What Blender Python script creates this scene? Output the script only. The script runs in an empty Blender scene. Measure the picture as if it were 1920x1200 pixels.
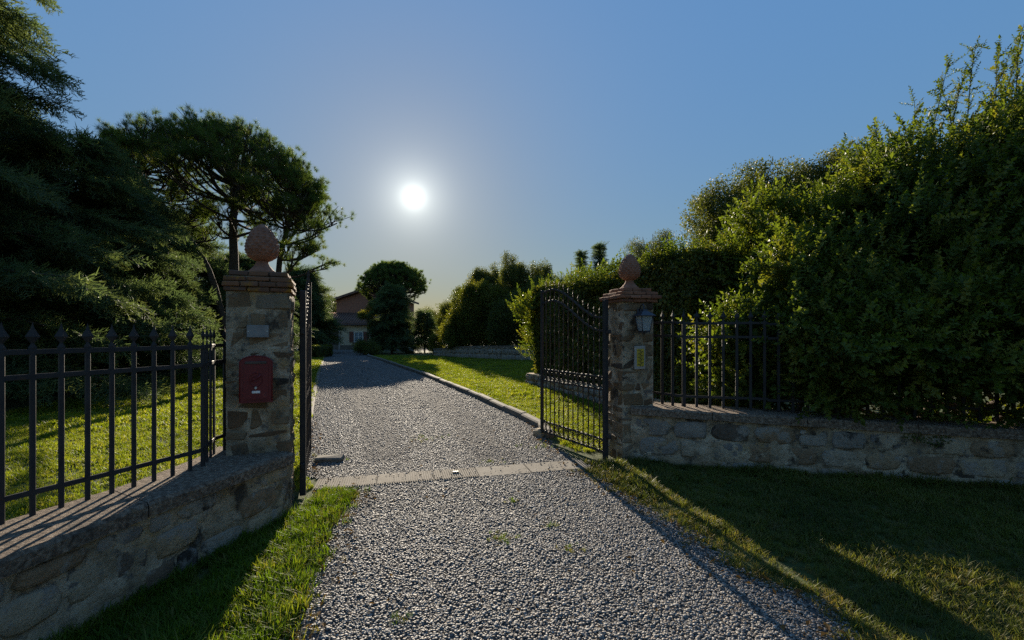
import bpy, bmesh, math, random
import numpy as np
from mathutils import Vector, Matrix

random.seed(11)
RNG = np.random.default_rng(11)
SC = bpy.context.scene
COL = SC.collection
PI = math.pi

# ------------------------------------------------------------------ camera, sky, sun, exposure
EYE = 1.6
cam = bpy.data.cameras.new('camera')
cam.lens = 16.0
cam.sensor_width = 36.0
cam.shift_y = 25.0 / 1920.0
cam.clip_start = 0.05
cam.clip_end = 2000.0
camo = bpy.data.objects.new('camera', cam)
camo.location = (0, 0, EYE)
camo.rotation_euler = (PI / 2, 0, 0)
COL.objects.link(camo)
SC.camera = camo

SUN_AZ = math.radians(-12.2)      # measured from +Y towards +X
SUN_EL = math.radians(16.3)
SUN_DIR = Vector((math.sin(SUN_AZ) * math.cos(SUN_EL), math.cos(SUN_AZ) * math.cos(SUN_EL), math.sin(SUN_EL)))

world = bpy.data.worlds.new('World')
SC.world = world
world.use_nodes = True
wn, wl = world.node_tree.nodes, world.node_tree.links
wn.clear()
w_out = wn.new('ShaderNodeOutputWorld')
w_bg = wn.new('ShaderNodeBackground')
w_sky = wn.new('ShaderNodeTexSky')
w_sky.sky_type = 'NISHITA'
w_sky.sun_disc = False
w_sky.sun_elevation = SUN_EL
w_sky.sun_rotation = SUN_AZ
w_sky.altitude = 200
w_sky.air_density = 1.0
w_sky.dust_density = 0.15
w_sky.ozone_density = 1.6
w_bg.inputs['Strength'].default_value = 0.088
# the photograph's soft tonal range: brighter sky is held back evenly by its own luminance, hue kept
w_bw = wn.new('ShaderNodeRGBToBW')
wl.new(w_sky.outputs[0], w_bw.inputs[0])
w_k = wn.new('ShaderNodeMath'); w_k.operation = 'DIVIDE'; w_k.inputs[1].default_value = 1.46
wl.new(w_bw.outputs[0], w_k.inputs[0])
w_p = wn.new('ShaderNodeMath'); w_p.operation = 'POWER'; w_p.inputs[1].default_value = -0.88
wl.new(w_k.outputs[0], w_p.inputs[0])
w_sc = wn.new('ShaderNodeVectorMath'); w_sc.operation = 'SCALE'
wl.new(w_sky.outputs[0], w_sc.inputs[0])
wl.new(w_p.outputs[0], w_sc.inputs['Scale'])
w_hs = wn.new('ShaderNodeHueSaturation')
w_hs.inputs['Saturation'].default_value = 1.2
wl.new(w_sc.outputs[0], w_hs.inputs['Color'])
wl.new(w_hs.outputs[0], w_bg.inputs['Color'])
# the sun itself and its aureole, seen in the sky in the sun's own direction
w_tc = wn.new('ShaderNodeTexCoord')
w_nrm = wn.new('ShaderNodeVectorMath'); w_nrm.operation = 'NORMALIZE'
wl.new(w_tc.outputs['Generated'], w_nrm.inputs[0])
w_dot = wn.new('ShaderNodeVectorMath'); w_dot.operation = 'DOT_PRODUCT'
wl.new(w_nrm.outputs[0], w_dot.inputs[0])
w_dot.inputs[1].default_value = SUN_DIR


def w_math(op, a, b):
    n = wn.new('ShaderNodeMath'); n.operation = op
    for i, v in enumerate((a, b)):
        if isinstance(v, (int, float)):
            n.inputs[i].default_value = v
        else:
            wl.new(v, n.inputs[i])
    return n.outputs[0]


w_c = w_math('MAXIMUM', w_dot.outputs['Value'], 0.0)
g1 = w_math('MULTIPLY', w_math('POWER', w_c, 40000.0), 1.5)
g2 = w_math('MULTIPLY', w_math('POWER', w_c, 3500.0), 0.26)
g3 = w_math('MULTIPLY', w_math('POWER', w_c, 600.0), 0.16)
g4 = w_math('MULTIPLY', w_math('POWER', w_c, 130.0), 0.06)
g5 = w_math('MULTIPLY', w_math('POWER', w_c, 10.0), 0.018)
w_glow = w_math('ADD', w_math('ADD', w_math('ADD', g1, g2), w_math('ADD', g3, g4)), g5)
w_em = wn.new('ShaderNodeBackground')
w_em.inputs['Color'].default_value = (0.97, 1.0, 0.90, 1)
wl.new(w_glow, w_em.inputs['Strength'])
w_add = wn.new('ShaderNodeAddShader')
wl.new(w_bg.outputs[0], w_add.inputs[0])
wl.new(w_em.outputs[0], w_add.inputs[1])
wl.new(w_add.outputs[0], w_out.inputs['Surface'])

sun = bpy.data.lights.new('sun', 'SUN')
sun.energy = 5.0
sun.angle = math.radians(0.5)
sun.color = (1.0, 0.87, 0.68)
suno = bpy.data.objects.new('sun', sun)
suno.rotation_euler = SUN_DIR.to_track_quat('Z', 'Y').to_euler()
suno.location = SUN_DIR * 60
COL.objects.link(suno)

SC.view_settings.view_transform = 'Standard'
SC.view_settings.look = 'None'
SC.view_settings.exposure = 1.2
SC.view_settings.gamma = 1.0
SC.render.engine = 'CYCLES'
SC.cycles.use_denoising = False
SC.cycles.max_bounces = 8
SC.cycles.diffuse_bounces = 5
SC.cycles.transmission_bounces = 4
SC.cycles.transparent_max_bounces = 6
SC.cycles.sample_clamp_indirect = 4.0


# ------------------------------------------------------------------ materials
def mat_base(name):
    m = bpy.data.materials.new(name)
    m.use_nodes = True
    nt = m.node_tree
    return m, nt.nodes, nt.links, nt.nodes['Principled BSDF']


def ramp(n, stops):
    r = n.new('ShaderNodeValToRGB')
    el = r.color_ramp.elements
    while len(el) < len(stops):
        el.new(0.5)
    for e, (p, c) in zip(el, stops):
        e.position = p
        e.color = (c[0], c[1], c[2], 1)
    return r


def world_pos(n):
    return n.new('ShaderNodeNewGeometry').outputs['Position']


def noise(n, l, scale, detail=5.0, rough=0.6, vec=None):
    t = n.new('ShaderNodeTexNoise')
    t.inputs['Scale'].default_value = scale
    t.inputs['Detail'].default_value = detail
    t.inputs['Roughness'].default_value = rough
    l.new(vec if vec is not None else world_pos(n), t.inputs['Vector'])
    return t.outputs['Fac']


def mixc(n, l, fac, a, b, mode='MIX'):
    x = n.new('ShaderNodeMix'); x.data_type = 'RGBA'; x.blend_type = mode
    if isinstance(fac, (int, float)):
        x.inputs[0].default_value = fac
    else:
        l.new(fac, x.inputs[0])
    for i, v in ((6, a), (7, b)):
        if isinstance(v, tuple):
            x.inputs[i].default_value = (v[0], v[1], v[2], 1)
        else:
            l.new(v, x.inputs[i])
    return x.outputs[2]


def surface(name, stops, scale, rough=0.85, bump=0.3, bscale=40.0, bdist=0.01, rand=None, spots=None, spec=0.3, metallic=0.0):
    """mottled colour from noise, optional per-object colour range, optional spots (colour, scale, lo, hi)"""
    m, n, l, b = mat_base(name)
    c = ramp(n, stops)
    l.new(noise(n, l, scale), c.inputs[0])
    col = c.outputs[0]
    if rand:
        oi = n.new('ShaderNodeObjectInfo')
        rr = ramp(n, rand)
        l.new(oi.outputs['Random'], rr.inputs[0])
        col = mixc(n, l, 1.0, col, rr.outputs[0], 'MULTIPLY')
    for s in spots or []:
        f = ramp(n, [(s[2], (0, 0, 0)), (s[3], (1, 1, 1))])
        l.new(noise(n, l, s[1], 6.0, 0.65), f.inputs[0])
        col = mixc(n, l, f.outputs[0], col, s[0])
    l.new(col, b.inputs['Base Color'])
    b.inputs['Roughness'].default_value = rough
    b.inputs['Specular IOR Level'].default_value = spec
    b.inputs['Metallic'].default_value = metallic
    if bump:
        bp = n.new('ShaderNodeBump')
        bp.inputs['Strength'].default_value = bump
        bp.inputs['Distance'].default_value = bdist
        l.new(noise(n, l, bscale, 6.0, 0.7), bp.inputs['Height'])
        l.new(bp.outputs[0], b.inputs['Normal'])
    return m


def leaf_mat(name, c1, c2, c3=None, trans=0.45, rough=0.45, spec=0.35, tcol=None):
    m, n, l, b = mat_base(name)
    oi = n.new('ShaderNodeObjectInfo')
    st = [(0.0, c1), (1.0, c2)] if c3 is None else [(0.0, c1), (0.7, c2), (1.0, c3)]
    r = ramp(n, st)
    l.new(oi.outputs['Random'], r.inputs[0])
    # broad drifts of tone through a crown
    v = ramp(n, [(0.3, (0.7, 0.75, 0.75)), (0.7, (1.25, 1.2, 1.0))])
    l.new(noise(n, l, 0.9, 2.0), v.inputs[0])
    col = mixc(n, l, 1.0, r.outputs[0], v.outputs[0], 'MULTIPLY')
    l.new(col, b.inputs['Base Color'])
    b.inputs['Roughness'].default_value = rough
    b.inputs['Specular IOR Level'].default_value = spec
    t = n.new('ShaderNodeBsdfTranslucent')
    tc = mixc(n, l, 1.0, col, tcol or (1.5, 1.45, 0.6), 'MULTIPLY')
    l.new(tc, t.inputs['Color'])
    mx = n.new('ShaderNodeMixShader')
    mx.inputs[0].default_value = trans
    l.new(b.outputs[0], mx.inputs[1])
    l.new(t.outputs[0], mx.inputs[2])
    l.new(mx.outputs[0], n['Material Output'].inputs['Surface'])
    return m


def plain(name, c, rough=0.5, metallic=0.0, spec=0.5, bump=0.0, bscale=60):
    m, n, l, b = mat_base(name)
    cr = ramp(n, [(0.3, tuple(x * 0.8 for x in c)), (0.7, tuple(min(1, x * 1.15) for x in c))])
    l.new(noise(n, l, 9.0), cr.inputs[0])
    l.new(cr.outputs[0], b.inputs['Base Color'])
    b.inputs['Roughness'].default_value = rough
    b.inputs['Metallic'].default_value = metallic
    b.inputs['Specular IOR Level'].default_value = spec
    if bump:
        bp = n.new('ShaderNodeBump'); bp.inputs['Strength'].default_value = bump
        bp.inputs['Distance'].default_value = 0.004
        l.new(noise(n, l, bscale), bp.inputs['Height'])
        l.new(bp.outputs[0], b.inputs['Normal'])
    return m


M = {}
M['ground'] = surface('soil_and_turf', [(0.3, (0.035, 0.045, 0.012)), (0.5, (0.055, 0.075, 0.016)), (0.72, (0.10, 0.085, 0.04))],
                      1.7, 0.95, 0.6, 60, 0.03)
M['gravelbed'] = surface('gravel_bed', [(0.3, (0.06, 0.055, 0.05)), (0.5, (0.12, 0.112, 0.103)), (0.72, (0.21, 0.195, 0.178))],
                         45, 0.97, 1.0, 42, 0.03, spots=[((0.085, 0.068, 0.045), 0.55, 0.56, 0.75)], spec=0.1)
M['pebble'] = surface('pebble', [(0.35, (0.75, 0.75, 0.75)), (0.65, (1.0, 1.0, 1.0))], 60, 0.62, 0.15, 220, 0.002,
                      rand=[(0.0, (0.095, 0.088, 0.080)), (0.3, (0.165, 0.153, 0.138)), (0.68, (0.245, 0.226, 0.204)), (0.86, (0.22, 0.158, 0.11)), (1.0, (0.40, 0.37, 0.335))],
                      spec=0.4)
M['grass'] = leaf_mat('grass_blade', (.065,.115,.010), (.10,.155,.014), (.18,.165,.045), 0.5, 0.55, 0.2, (1.4, 1.4, 0.5))
M['shadegrass'] = leaf_mat('olive_grass_blade', (.085,.11,.026), (.125,.145,.034), (.20,.165,.075), 0.5, 0.55, 0.2, (1.3, 1.25, 0.6))
M['lawn'] = leaf_mat('lawn_blade', (.14,.19,.02), (.185,.215,.027), (.24,.235,.06), 0.55, 0.55, 0.2, (1.44, 1.4, 0.47))
M['dry'] = leaf_mat('dry_grass_blade', (0.11, 0.10, 0.025), (0.20, 0.155, 0.06), (0.08, 0.11, 0.02), 0.45, 0.6, 0.2)
M['bush'] = leaf_mat('bush_leaf', (.07,.105,.02), (.11,.145,.026), (.17,.17,.034), 0.46, 0.5, 0.25, (1.45, 1.42, 0.48))
M['ivy'] = leaf_mat('ivy_leaf', (.055,.08,.018), (.09,.11,.024), (.14,.14,.03), 0.42, 0.5, 0.3, (1.5, 1.4, 0.5))
M['oak'] = leaf_mat('oak_leaf', (.075,.095,.028), (.11,.125,.036), None, 0.45, 0.5, 0.25, (1.4, 1.3, 0.5))
M['conifer'] = leaf_mat('cypress_spray', (.08,.115,.06), (.105,.14,.068), (.13,.15,.058), 0.52, 0.6, 0.2, (1.15, 1.2, 0.75))
M['pine'] = leaf_mat('pine_needle', (.075,.11,.03), (.11,.14,.038), (.14,.145,.05), 0.52, 0.55, 0.2, (1.15, 1.3, 0.6))
M['laurel'] = leaf_mat('laurel_leaf', (.085,.11,.024), (.13,.145,.03), (.18,.165,.045), 0.46, 0.5, 0.25, (1.45, 1.35, 0.5))
M['olive'] = leaf_mat('olive_leaf', (0.06, 0.08, 0.045), (0.10, 0.115, 0.06), None, 0.35, 0.5, 0.3)
M['yellowleaf'] = leaf_mat('yellowing_leaf', (0.11, 0.12, 0.02), (0.17, 0.16, 0.03), None, 0.5, 0.5, 0.3)
M['deadleaf'] = leaf_mat('dead_leaf', (.10,.055,.025), (.17,.10,.045), (.06,.04,.025), 0.25, 0.8, 0.1)
M['bark'] = surface('bark', [(0.3, (0.035, 0.026, 0.02)), (0.7, (0.10, 0.075, 0.055))], 14, 0.95, 0.8, 30, 0.03)
M['core'] = surface('dark_core', [(0.3, (0.016, 0.018, 0.010)), (0.7, (0.035, 0.035, 0.018))], 9, 1.0, 1.0, 14, 0.08)  # very dark colour for the solid blocks added inside the hedges
M['mortar'] = surface('lime_mortar', [(0.30, (0.125, 0.092, 0.057)), (0.45, (0.333, 0.260, 0.170)), (0.58, (0.449, 0.362, 0.255)), (0.72, (0.620, 0.559, 0.411))], 5.0, 0.95, 1.0, 24, 0.05,
                      spots=[((0.366, 0.221, 0.071), 2.1, 0.56, 0.68), ((0.067, 0.053, 0.038), 3.4, 0.56, 0.63), ((0.150, 0.134, 0.113), 11.0, 0.56, 0.64)])
M['stone'] = surface('wall_stone', [(0.3, (0.62, 0.62, 0.62)), (0.7, (1.0, 1.0, 1.0))], 9.0, 0.9, 1.0, 22, 0.045,
                     rand=[(0.0, (0.23, 0.205, 0.18)), (0.3, (0.38, 0.335, 0.275)), (0.5, (0.48, 0.37, 0.23)), (0.7, (0.31, 0.21, 0.125)), (0.88, (0.15, 0.115, 0.085)), (1.0, (0.54, 0.47, 0.375))],
                     spots=[((0.04, 0.034, 0.027), 4.5, 0.58, 0.66), ((0.30, 0.26, 0.21), 5.2, 0.53, 0.60)])
M['block'] = surface('pillar_stone', [(0.3, (0.6, 0.6, 0.6)), (0.7, (1.0, 1.0, 1.0))], 8.0, 0.9, 1.0, 26, 0.035,
                     rand=[(0.0, (0.20, 0.132, 0.072)), (0.4, (0.28, 0.19, 0.108)), (0.7, (0.16, 0.10, 0.056)), (0.85, (0.09, 0.064, 0.043)), (1.0, (0.31, 0.23, 0.138))],
                     spots=[((0.04, 0.036, 0.03), 3.8, 0.58, 0.70), ((0.20, 0.16, 0.115), 2.3, 0.54, 0.66)])
M['brick'] = surface('terracotta_brick', [(0.3, (0.7, 0.7, 0.7)), (0.7, (1.0, 1.0, 1.0))], 12.0, 0.9, 0.5, 50, 0.006,
                     rand=[(0.0, (0.15, 0.075, 0.045)), (0.6, (0.22, 0.11, 0.06)), (1.0, (0.12, 0.07, 0.05))],
                     spots=[((0.26, 0.125, 0.018), 4.5, 0.54, 0.62), ((0.06, 0.05, 0.04), 7.5, 0.60, 0.70)])
M['brickclean'] = surface('red_terracotta_brick', [(0.3, (0.7, 0.7, 0.7)), (0.7, (1.0, 1.0, 1.0))], 12.0, 0.9, 0.5, 50, 0.006,
                          rand=[(0.0, (0.20, 0.085, 0.05)), (0.6, (0.29, 0.13, 0.075)), (1.0, (0.15, 0.075, 0.055))],
                          spots=[((0.10, 0.075, 0.05), 7.5, 0.60, 0.72)])
M['terracotta'] = surface('terracotta', [(0.3, (0.17, 0.075, 0.045)), (0.7, (0.29, 0.14, 0.09))], 16.0, 0.88, 0.4, 60, 0.005,
                          spots=[((0.30, 0.21, 0.16), 11.0, 0.60, 0.72)])
M['coping'] = surface('concrete_coping', [(0.32, (0.075, 0.052, 0.036)), (0.5, (0.19, 0.14, 0.10)), (0.68, (0.34, 0.27, 0.20))], 38.0, 0.95, 1.0, 60, 0.03,
                      spots=[((0.06, 0.05, 0.04), 3.0, 0.60, 0.72), ((0.30, 0.20, 0.11), 16, 0.60, 0.70)])
M['iron'] = surface('painted_iron', [(0.3, (0.020, 0.019, 0.020)), (0.7, (0.036, 0.034, 0.034))], 9, 0.6, 0.3, 90, 0.004, spots=[((0.055, 0.032, 0.02), 14, 0.62, 0.72)], spec=0.25)
M['rustiron'] = surface('weathered_iron', [(0.3, (0.026, 0.021, 0.018)), (0.7, (0.06, 0.045, 0.034))], 18, 0.7, 0.4, 90, 0.004, spec=0.2)
M['mailred'] = surface('red_enamel', [(0.3, (0.105, 0.008, 0.010)), (0.7, (0.14, 0.012, 0.014))], 9, 0.5, 0.2, 70, 0.003, spots=[((0.06, 0.03, 0.02), 26, 0.64, 0.72), ((0.17, 0.05, 0.045), 7, 0.62, 0.8)], spec=0.4)
M['steel'] = plain('brushed_steel', (0.45, 0.45, 0.43), 0.5, 0.3)
M['dullsteel'] = surface('dull_plate_steel', [(0.3, (0.09, 0.08, 0.065)), (0.7, (0.16, 0.145, 0.12))], 20, 0.9, 0.3, 60, 0.003, spec=0.1)
M['paper'] = plain('white_label', (0.72, 0.70, 0.66), 0.7)
M['marble'] = surface('pale_plaque_stone', [(0.3, (0.15, 0.15, 0.15)), (0.7, (0.22, 0.22, 0.215))], 14, 0.6, 0.2, 60, 0.004)
M['tilewhite'] = surface('white_ceramic', [(0.3, (0.24, 0.225, 0.20)), (0.7, (0.34, 0.32, 0.29))], 20, 0.4, 0.1, 60, 0.003)
M['tileyellow'] = plain('yellow_glaze', (0.38, 0.28, 0.02), 0.35)
M['tiledark'] = plain('dark_glaze', (0.035, 0.03, 0.015), 0.4)
M['lampmetal'] = plain('blue_black_metal', (0.035, 0.04, 0.055), 0.45, 0.2)
M['bulb'] = plain('opal_bulb', (0.7, 0.7, 0.68), 0.3)
M['concrete'] = surface('worn_concrete', [(0.3, (0.104, 0.087, 0.068)), (0.7, (0.180, 0.158, 0.128))], 9, 0.9, 0.6, 70, 0.006,
                        spots=[((0.055, 0.042, 0.027), 5.0, 0.58, 0.70)])
M['plaster'] = surface('cream_plaster', [(0.3, (0.44, 0.37, 0.25)), (0.7, (0.58, 0.50, 0.35))], 2.0, 0.9, 0.3, 20, 0.01)
M['housebrick'] = surface('red_house_wall', [(0.3, (0.24, 0.105, 0.07)), (0.7, (0.36, 0.17, 0.11))], 5.0, 0.9, 0.4, 20, 0.01)
M['rooftile'] = surface('roof_tile', [(0.3, (0.13, 0.08, 0.065)), (0.7, (0.24, 0.14, 0.10))], 5.0, 0.9, 0.6, 9, 0.04)
M['shutter'] = plain('brown_shutter_paint', (0.15, 0.05, 0.035), 0.6)
M['whitewood'] = plain('white_window_paint', (0.66, 0.66, 0.63), 0.5)
M['darkwood'] = plain('dark_door_wood', (0.06, 0.04, 0.03), 0.6)


def glass_mat(name, col, rough, trans):
    m, n, l, b = mat_base(name)
    b.inputs['Base Color'].default_value = (*col, 1)
    b.inputs['Roughness'].default_value = rough
    b.inputs['Transmission Weight'].default_value = trans
    b.inputs['IOR'].default_value = 1.45
    return m


M['lampglass'] = glass_mat('frosted_lamp_glass', (0.5, 0.55, 0.57), 0.3, 0.6)
M['pane'] = glass_mat('window_pane', (0.25, 0.32, 0.36), 0.08, 0.2)


# ------------------------------------------------------------------ objects
def link(o, parent=None):
    COL.objects.link(o)
    if parent is not None:
        o.parent = parent
    return o


def tag(o, label=None, cat=None, group=None, kind=None, category=None):
    cat = cat or category
    for k, v in (('label', label), ('category', cat), ('group', group), ('kind', kind)):
        if v:
            o[k] = v
    return o


def thing(name, label, cat, loc=(0, 0, 0), rz=0.0, group=None):
    o = bpy.data.objects.new(name, None)
    o.empty_display_size = 0.1
    o.location = loc
    o.rotation_euler = (0, 0, rz)
    link(o)
    return tag(o, label, cat, group)


class MB:
    """collects simple solids into one mesh"""
    def __init__(s):
        s.v, s.f, s.sm = [], [], []

    def add(s, vs, fs, smooth=False):
        o = len(s.v)
        s.v += [tuple(v) for v in vs]
        s.f += [tuple(i + o for i in f) for f in fs]
        s.sm += [smooth] * len(fs)
        return s

    def box(s, c, d, rz=0.0, ch=0.0, jit=0.0):
        hx, hy, hz = d[0] / 2, d[1] / 2, d[2] / 2
        ca, sa = math.cos(rz), math.sin(rz)
        if ch <= 0:
            vs = [(x, y, z) for x in (-hx, hx) for y in (-hy, hy) for z in (-hz, hz)]
            fs = [(0, 1, 3, 2), (4, 6, 7, 5), (0, 4, 5, 1), (2, 3, 7, 6), (0, 2, 6, 4), (1, 5, 7, 3)]
        else:
            vs, fs = cbox(hx, hy, hz, ch, jit)
        s.add([(c[0] + x * ca - y * sa, c[1] + x * sa + y * ca, c[2] + z) for x, y, z in vs], fs)
        return s

    def tube(s, path, rad, sides=6, caps=True, smooth=True, twist=0.0, phase=0.0):
        P = [Vector(p) for p in path]
        n = len(P)
        if not hasattr(rad, '__len__'):
            rad = [rad] * n
        T = [(P[min(i + 1, n - 1)] - P[max(i - 1, 0)]).normalized() for i in range(n)]
        ref = Vector((0, 0, 1)) if abs(T[0].z) < 0.9 else Vector((1, 0, 0))
        u = (ref - T[0] * ref.dot(T[0])).normalized()
        vs, fs = [], []
        for i in range(n):
            u = (u - T[i] * u.dot(T[i])).normalized()
            w = T[i].cross(u)
            for k in range(sides):
                a = 2 * PI * k / sides + twist * i + phase
                vs.append(P[i] + (u * math.cos(a) + w * math.sin(a)) * rad[i])
        for i in range(n - 1):
            for k in range(sides):
                a, b = i * sides + k, i * sides + (k + 1) % sides
                fs.append((a, b, b + sides, a + sides))
        if caps:
            fs.append(tuple(range(sides - 1, -1, -1)))
            fs.append(tuple((n - 1) * sides + k for k in range(sides)))
        s.add(vs, fs, smooth)
        return s

    def lathe(s, prof, sides=20, c=(0, 0, 0), smooth=True):
        vs, fs = [], []
        for r, z in prof:
            for k in range(sides):
                a = 2 * PI * k / sides
                vs.append((c[0] + r * math.cos(a), c[1] + r * math.sin(a), c[2] + z))
        for i in range(len(prof) - 1):
            for k in range(sides):
                a, b = i * sides + k, i * sides + (k + 1) % sides
                fs.append((a, b, b + sides, a + sides))
        fs.append(tuple(range(sides - 1, -1, -1)))
        fs.append(tuple((len(prof) - 1) * sides + k for k in range(sides)))
        s.add(vs, fs, smooth)
        return s

    def prism(s, pts, y0, y1):
        """outline in x,z pushed from y0 to y1 (outline counter-clockwise seen from -y)"""
        n = len(pts)
        vs = [(x, y0, z) for x, z in pts] + [(x, y1, z) for x, z in pts]
        fs = [tuple(range(n)), tuple(range(2 * n - 1, n - 1, -1))]
        fs += [(i, i + n, (i + 1) % n + n, (i + 1) % n) for i in range(n)]
        s.add(vs, fs)
        return s

    def mesh(s, name):
        me = bpy.data.meshes.new(name)
        me.from_pydata(s.v, [], s.f)
        me.polygons.foreach_set('use_smooth', s.sm)
        me.update()
        return me

    def build(s, name, m, parent=None, **kw):
        me = s.mesh(name)
        me.materials.append(M[m])
        o = link(bpy.data.objects.new(name, me), parent)
        return tag(o, **kw)


def cbox(hx, hy, hz, ch, jit=0.0):
    """chamfered box, optionally roughened"""
    ch = min(ch, hx * 0.45, hy * 0.45, hz * 0.45)
    vs, idx = [], {}
    for sx in (-1, 1):
        for sy in (-1, 1):
            for sz in (-1, 1):
                j = [random.uniform(-jit, jit) for _ in range(3)]
                x, y, z = sx * hx + j[0], sy * hy + j[1], sz * hz + j[2]
                idx[sx, sy, sz] = len(vs)
                vs += [(x, y - sy * ch, z - sz * ch), (x - sx * ch, y, z - sz * ch), (x - sx * ch, y - sy * ch, z)]
    I = idx
    fs = []
    for ax in range(3):
        for sg in (-1, 1):
            o = [a for a in range(3) if a != ax]
            q = []
            for a, b in ((-1, -1), (1, -1), (1, 1), (-1, 1)):
                k = [0, 0, 0]
                k[ax] = sg; k[o[0]] = a; k[o[1]] = b
                q.append(I[tuple(k)] + ax)
            flip = (sg < 0) ^ (ax == 1)
            fs.append(tuple(q[::-1] if flip else q))
    for ax in range(3):
        o = [a for a in range(3) if a != ax]
        for a in (-1, 1):
            for b in (-1, 1):
                k0 = [0, 0, 0]; k0[o[0]] = a; k0[o[1]] = b
                k1 = list(k0); k0[ax] = -1; k1[ax] = 1
                fs.append((I[tuple(k0)] + o[0], I[tuple(k1)] + o[0], I[tuple(k1)] + o[1], I[tuple(k0)] + o[1]))
    for k, i in I.items():
        fs.append((i, i + 1, i + 2))
    return vs, fs


def np_mesh(name, verts, quads, m):
    me = bpy.data.meshes.new(name)
    me.from_pydata(np.asarray(verts).tolist(), [], [tuple(q) for q in np.asarray(quads).tolist()])
    me.materials.append(M[m])
    me.update()
    return me


# ------------------------------------------------------------------ scattering of tiny pieces
def eulers(dirs, roll):
    """Euler angles that turn local Z onto dirs, with a roll about it"""
    d = dirs / np.maximum(np.linalg.norm(dirs, axis=1, keepdims=True), 1e-9)
    ref = np.where(np.abs(d[:, 2:3]) < 0.95, np.array([[0, 0, 1.0]]), np.array([[1.0, 0, 0]]))
    x = np.cross(ref, d); x /= np.linalg.norm(x, axis=1, keepdims=True)
    y = np.cross(d, x)
    c, s = np.cos(roll)[:, None], np.sin(roll)[:, None]
    X = x * c + y * s
    Y = -x * s + y * c
    ry = -np.arcsin(np.clip(X[:, 2], -1, 1))
    rx = np.arctan2(Y[:, 2], d[:, 2])
    rz = np.arctan2(X[:, 1], X[:, 0])
    return np.stack([rx, ry, rz], 1)


def scatter(name, pts, rot, scl, sources, parent=None, **kw):
    pts = np.asarray(pts, dtype=np.float32)
    n = len(pts)
    me = bpy.data.meshes.new(name)
    me.vertices.add(n)
    me.vertices.foreach_set('co', pts.ravel())
    scl = np.asarray(scl, dtype=np.float32)
    if scl.ndim == 1:
        scl = np.repeat(scl[:, None], 3, 1)
    me.attributes.new('rot', 'FLOAT_VECTOR', 'POINT').data.foreach_set('vector', np.asarray(rot, dtype=np.float32).ravel())
    me.attributes.new('scl', 'FLOAT_VECTOR', 'POINT').data.foreach_set('vector', scl.ravel())
    me.attributes.new('pick', 'INT', 'POINT').data.foreach_set('value', RNG.integers(0, len(sources), n).astype(np.int32))
    me.update()
    o = link(bpy.data.objects.new(name, me), parent)
    ng = bpy.data.node_groups.new(name + '_scatter', 'GeometryNodeTree')
    ng.interface.new_socket('Geometry', in_out='INPUT', socket_type='NodeSocketGeometry')
    ng.interface.new_socket('Geometry', in_out='OUTPUT', socket_type='NodeSocketGeometry')
    N, L = ng.nodes, ng.links
    gi, go = N.new('NodeGroupInput'), N.new('NodeGroupOutput')
    iop = N.new('GeometryNodeInstanceOnPoints')
    L.new(gi.outputs[0], iop.inputs['Points'])
    jn = N.new('GeometryNodeJoinGeometry')
    for src in reversed(sources):
        oi = N.new('GeometryNodeObjectInfo')
        oi.inputs['Object'].default_value = src
        oi.inputs['As Instance'].default_value = True
        L.new(oi.outputs['Geometry'], jn.inputs[0])
    L.new(jn.outputs[0], iop.inputs['Instance'])
    iop.inputs['Pick Instance'].default_value = True

    def attr(nm, ty):
        a = N.new('GeometryNodeInputNamedAttribute'); a.data_type = ty
        a.inputs['Name'].default_value = nm
        return a.outputs[0]
    L.new(attr('pick', 'INT'), iop.inputs['Instance Index'])
    L.new(attr('rot', 'FLOAT_VECTOR'), iop.inputs['Rotation'])
    L.new(attr('scl', 'FLOAT_VECTOR'), iop.inputs['Scale'])
    L.new(iop.outputs[0], go.inputs[0])
    md = o.modifiers.new('scatter', 'NODES')
    md.node_group = ng
    kw.setdefault('kind', 'stuff')
    return tag(o, **kw)


def src(name, me):
    return bpy.data.objects.new(name, me)


_T = RNG.random((32, 32, 32))


def vnoise(p, scale, off=0.0):
    q = np.asarray(p, dtype=float) * scale + off + 100.0
    i = np.floor(q).astype(int)
    f = q - i
    f = f * f * (3 - 2 * f)
    r = 0
    for dx in (0, 1):
        for dy in (0, 1):
            for dz in (0, 1):
                w = (f[:, 0] if dx else 1 - f[:, 0]) * (f[:, 1] if dy else 1 - f[:, 1]) * (f[:, 2] if dz else 1 - f[:, 2])
                r = r + w * _T[(i[:, 0] + dx) % 32, (i[:, 1] + dy) % 32, (i[:, 2] + dz) % 32]
    return r


# --- the tiny pieces
def make_pebble(k):
    bm = bmesh.new()
    bmesh.ops.create_icosphere(bm, subdivisions=2, radius=0.5)
    sx, sy, sz = random.uniform(0.9, 1.2), random.uniform(0.62, 0.9), random.uniform(0.34, 0.50)
    for v in bm.verts:
        n = vnoise(np.array([v.co[:]]), 2.3, k * 3.1)[0]
        v.co = Vector((v.co.x * sx, v.co.y * sy, v.co.z * sz)) * (0.8 + 0.4 * n)
    me = bpy.data.meshes.new('pebble')
    bm.to_mesh(me); bm.free()
    me.polygons.foreach_set('use_smooth', [True] * len(me.polygons))
    me.materials.append(M['pebble'])
    return src('pebble', me)


PEBBLES = [make_pebble(k) for k in range(7)]


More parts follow.
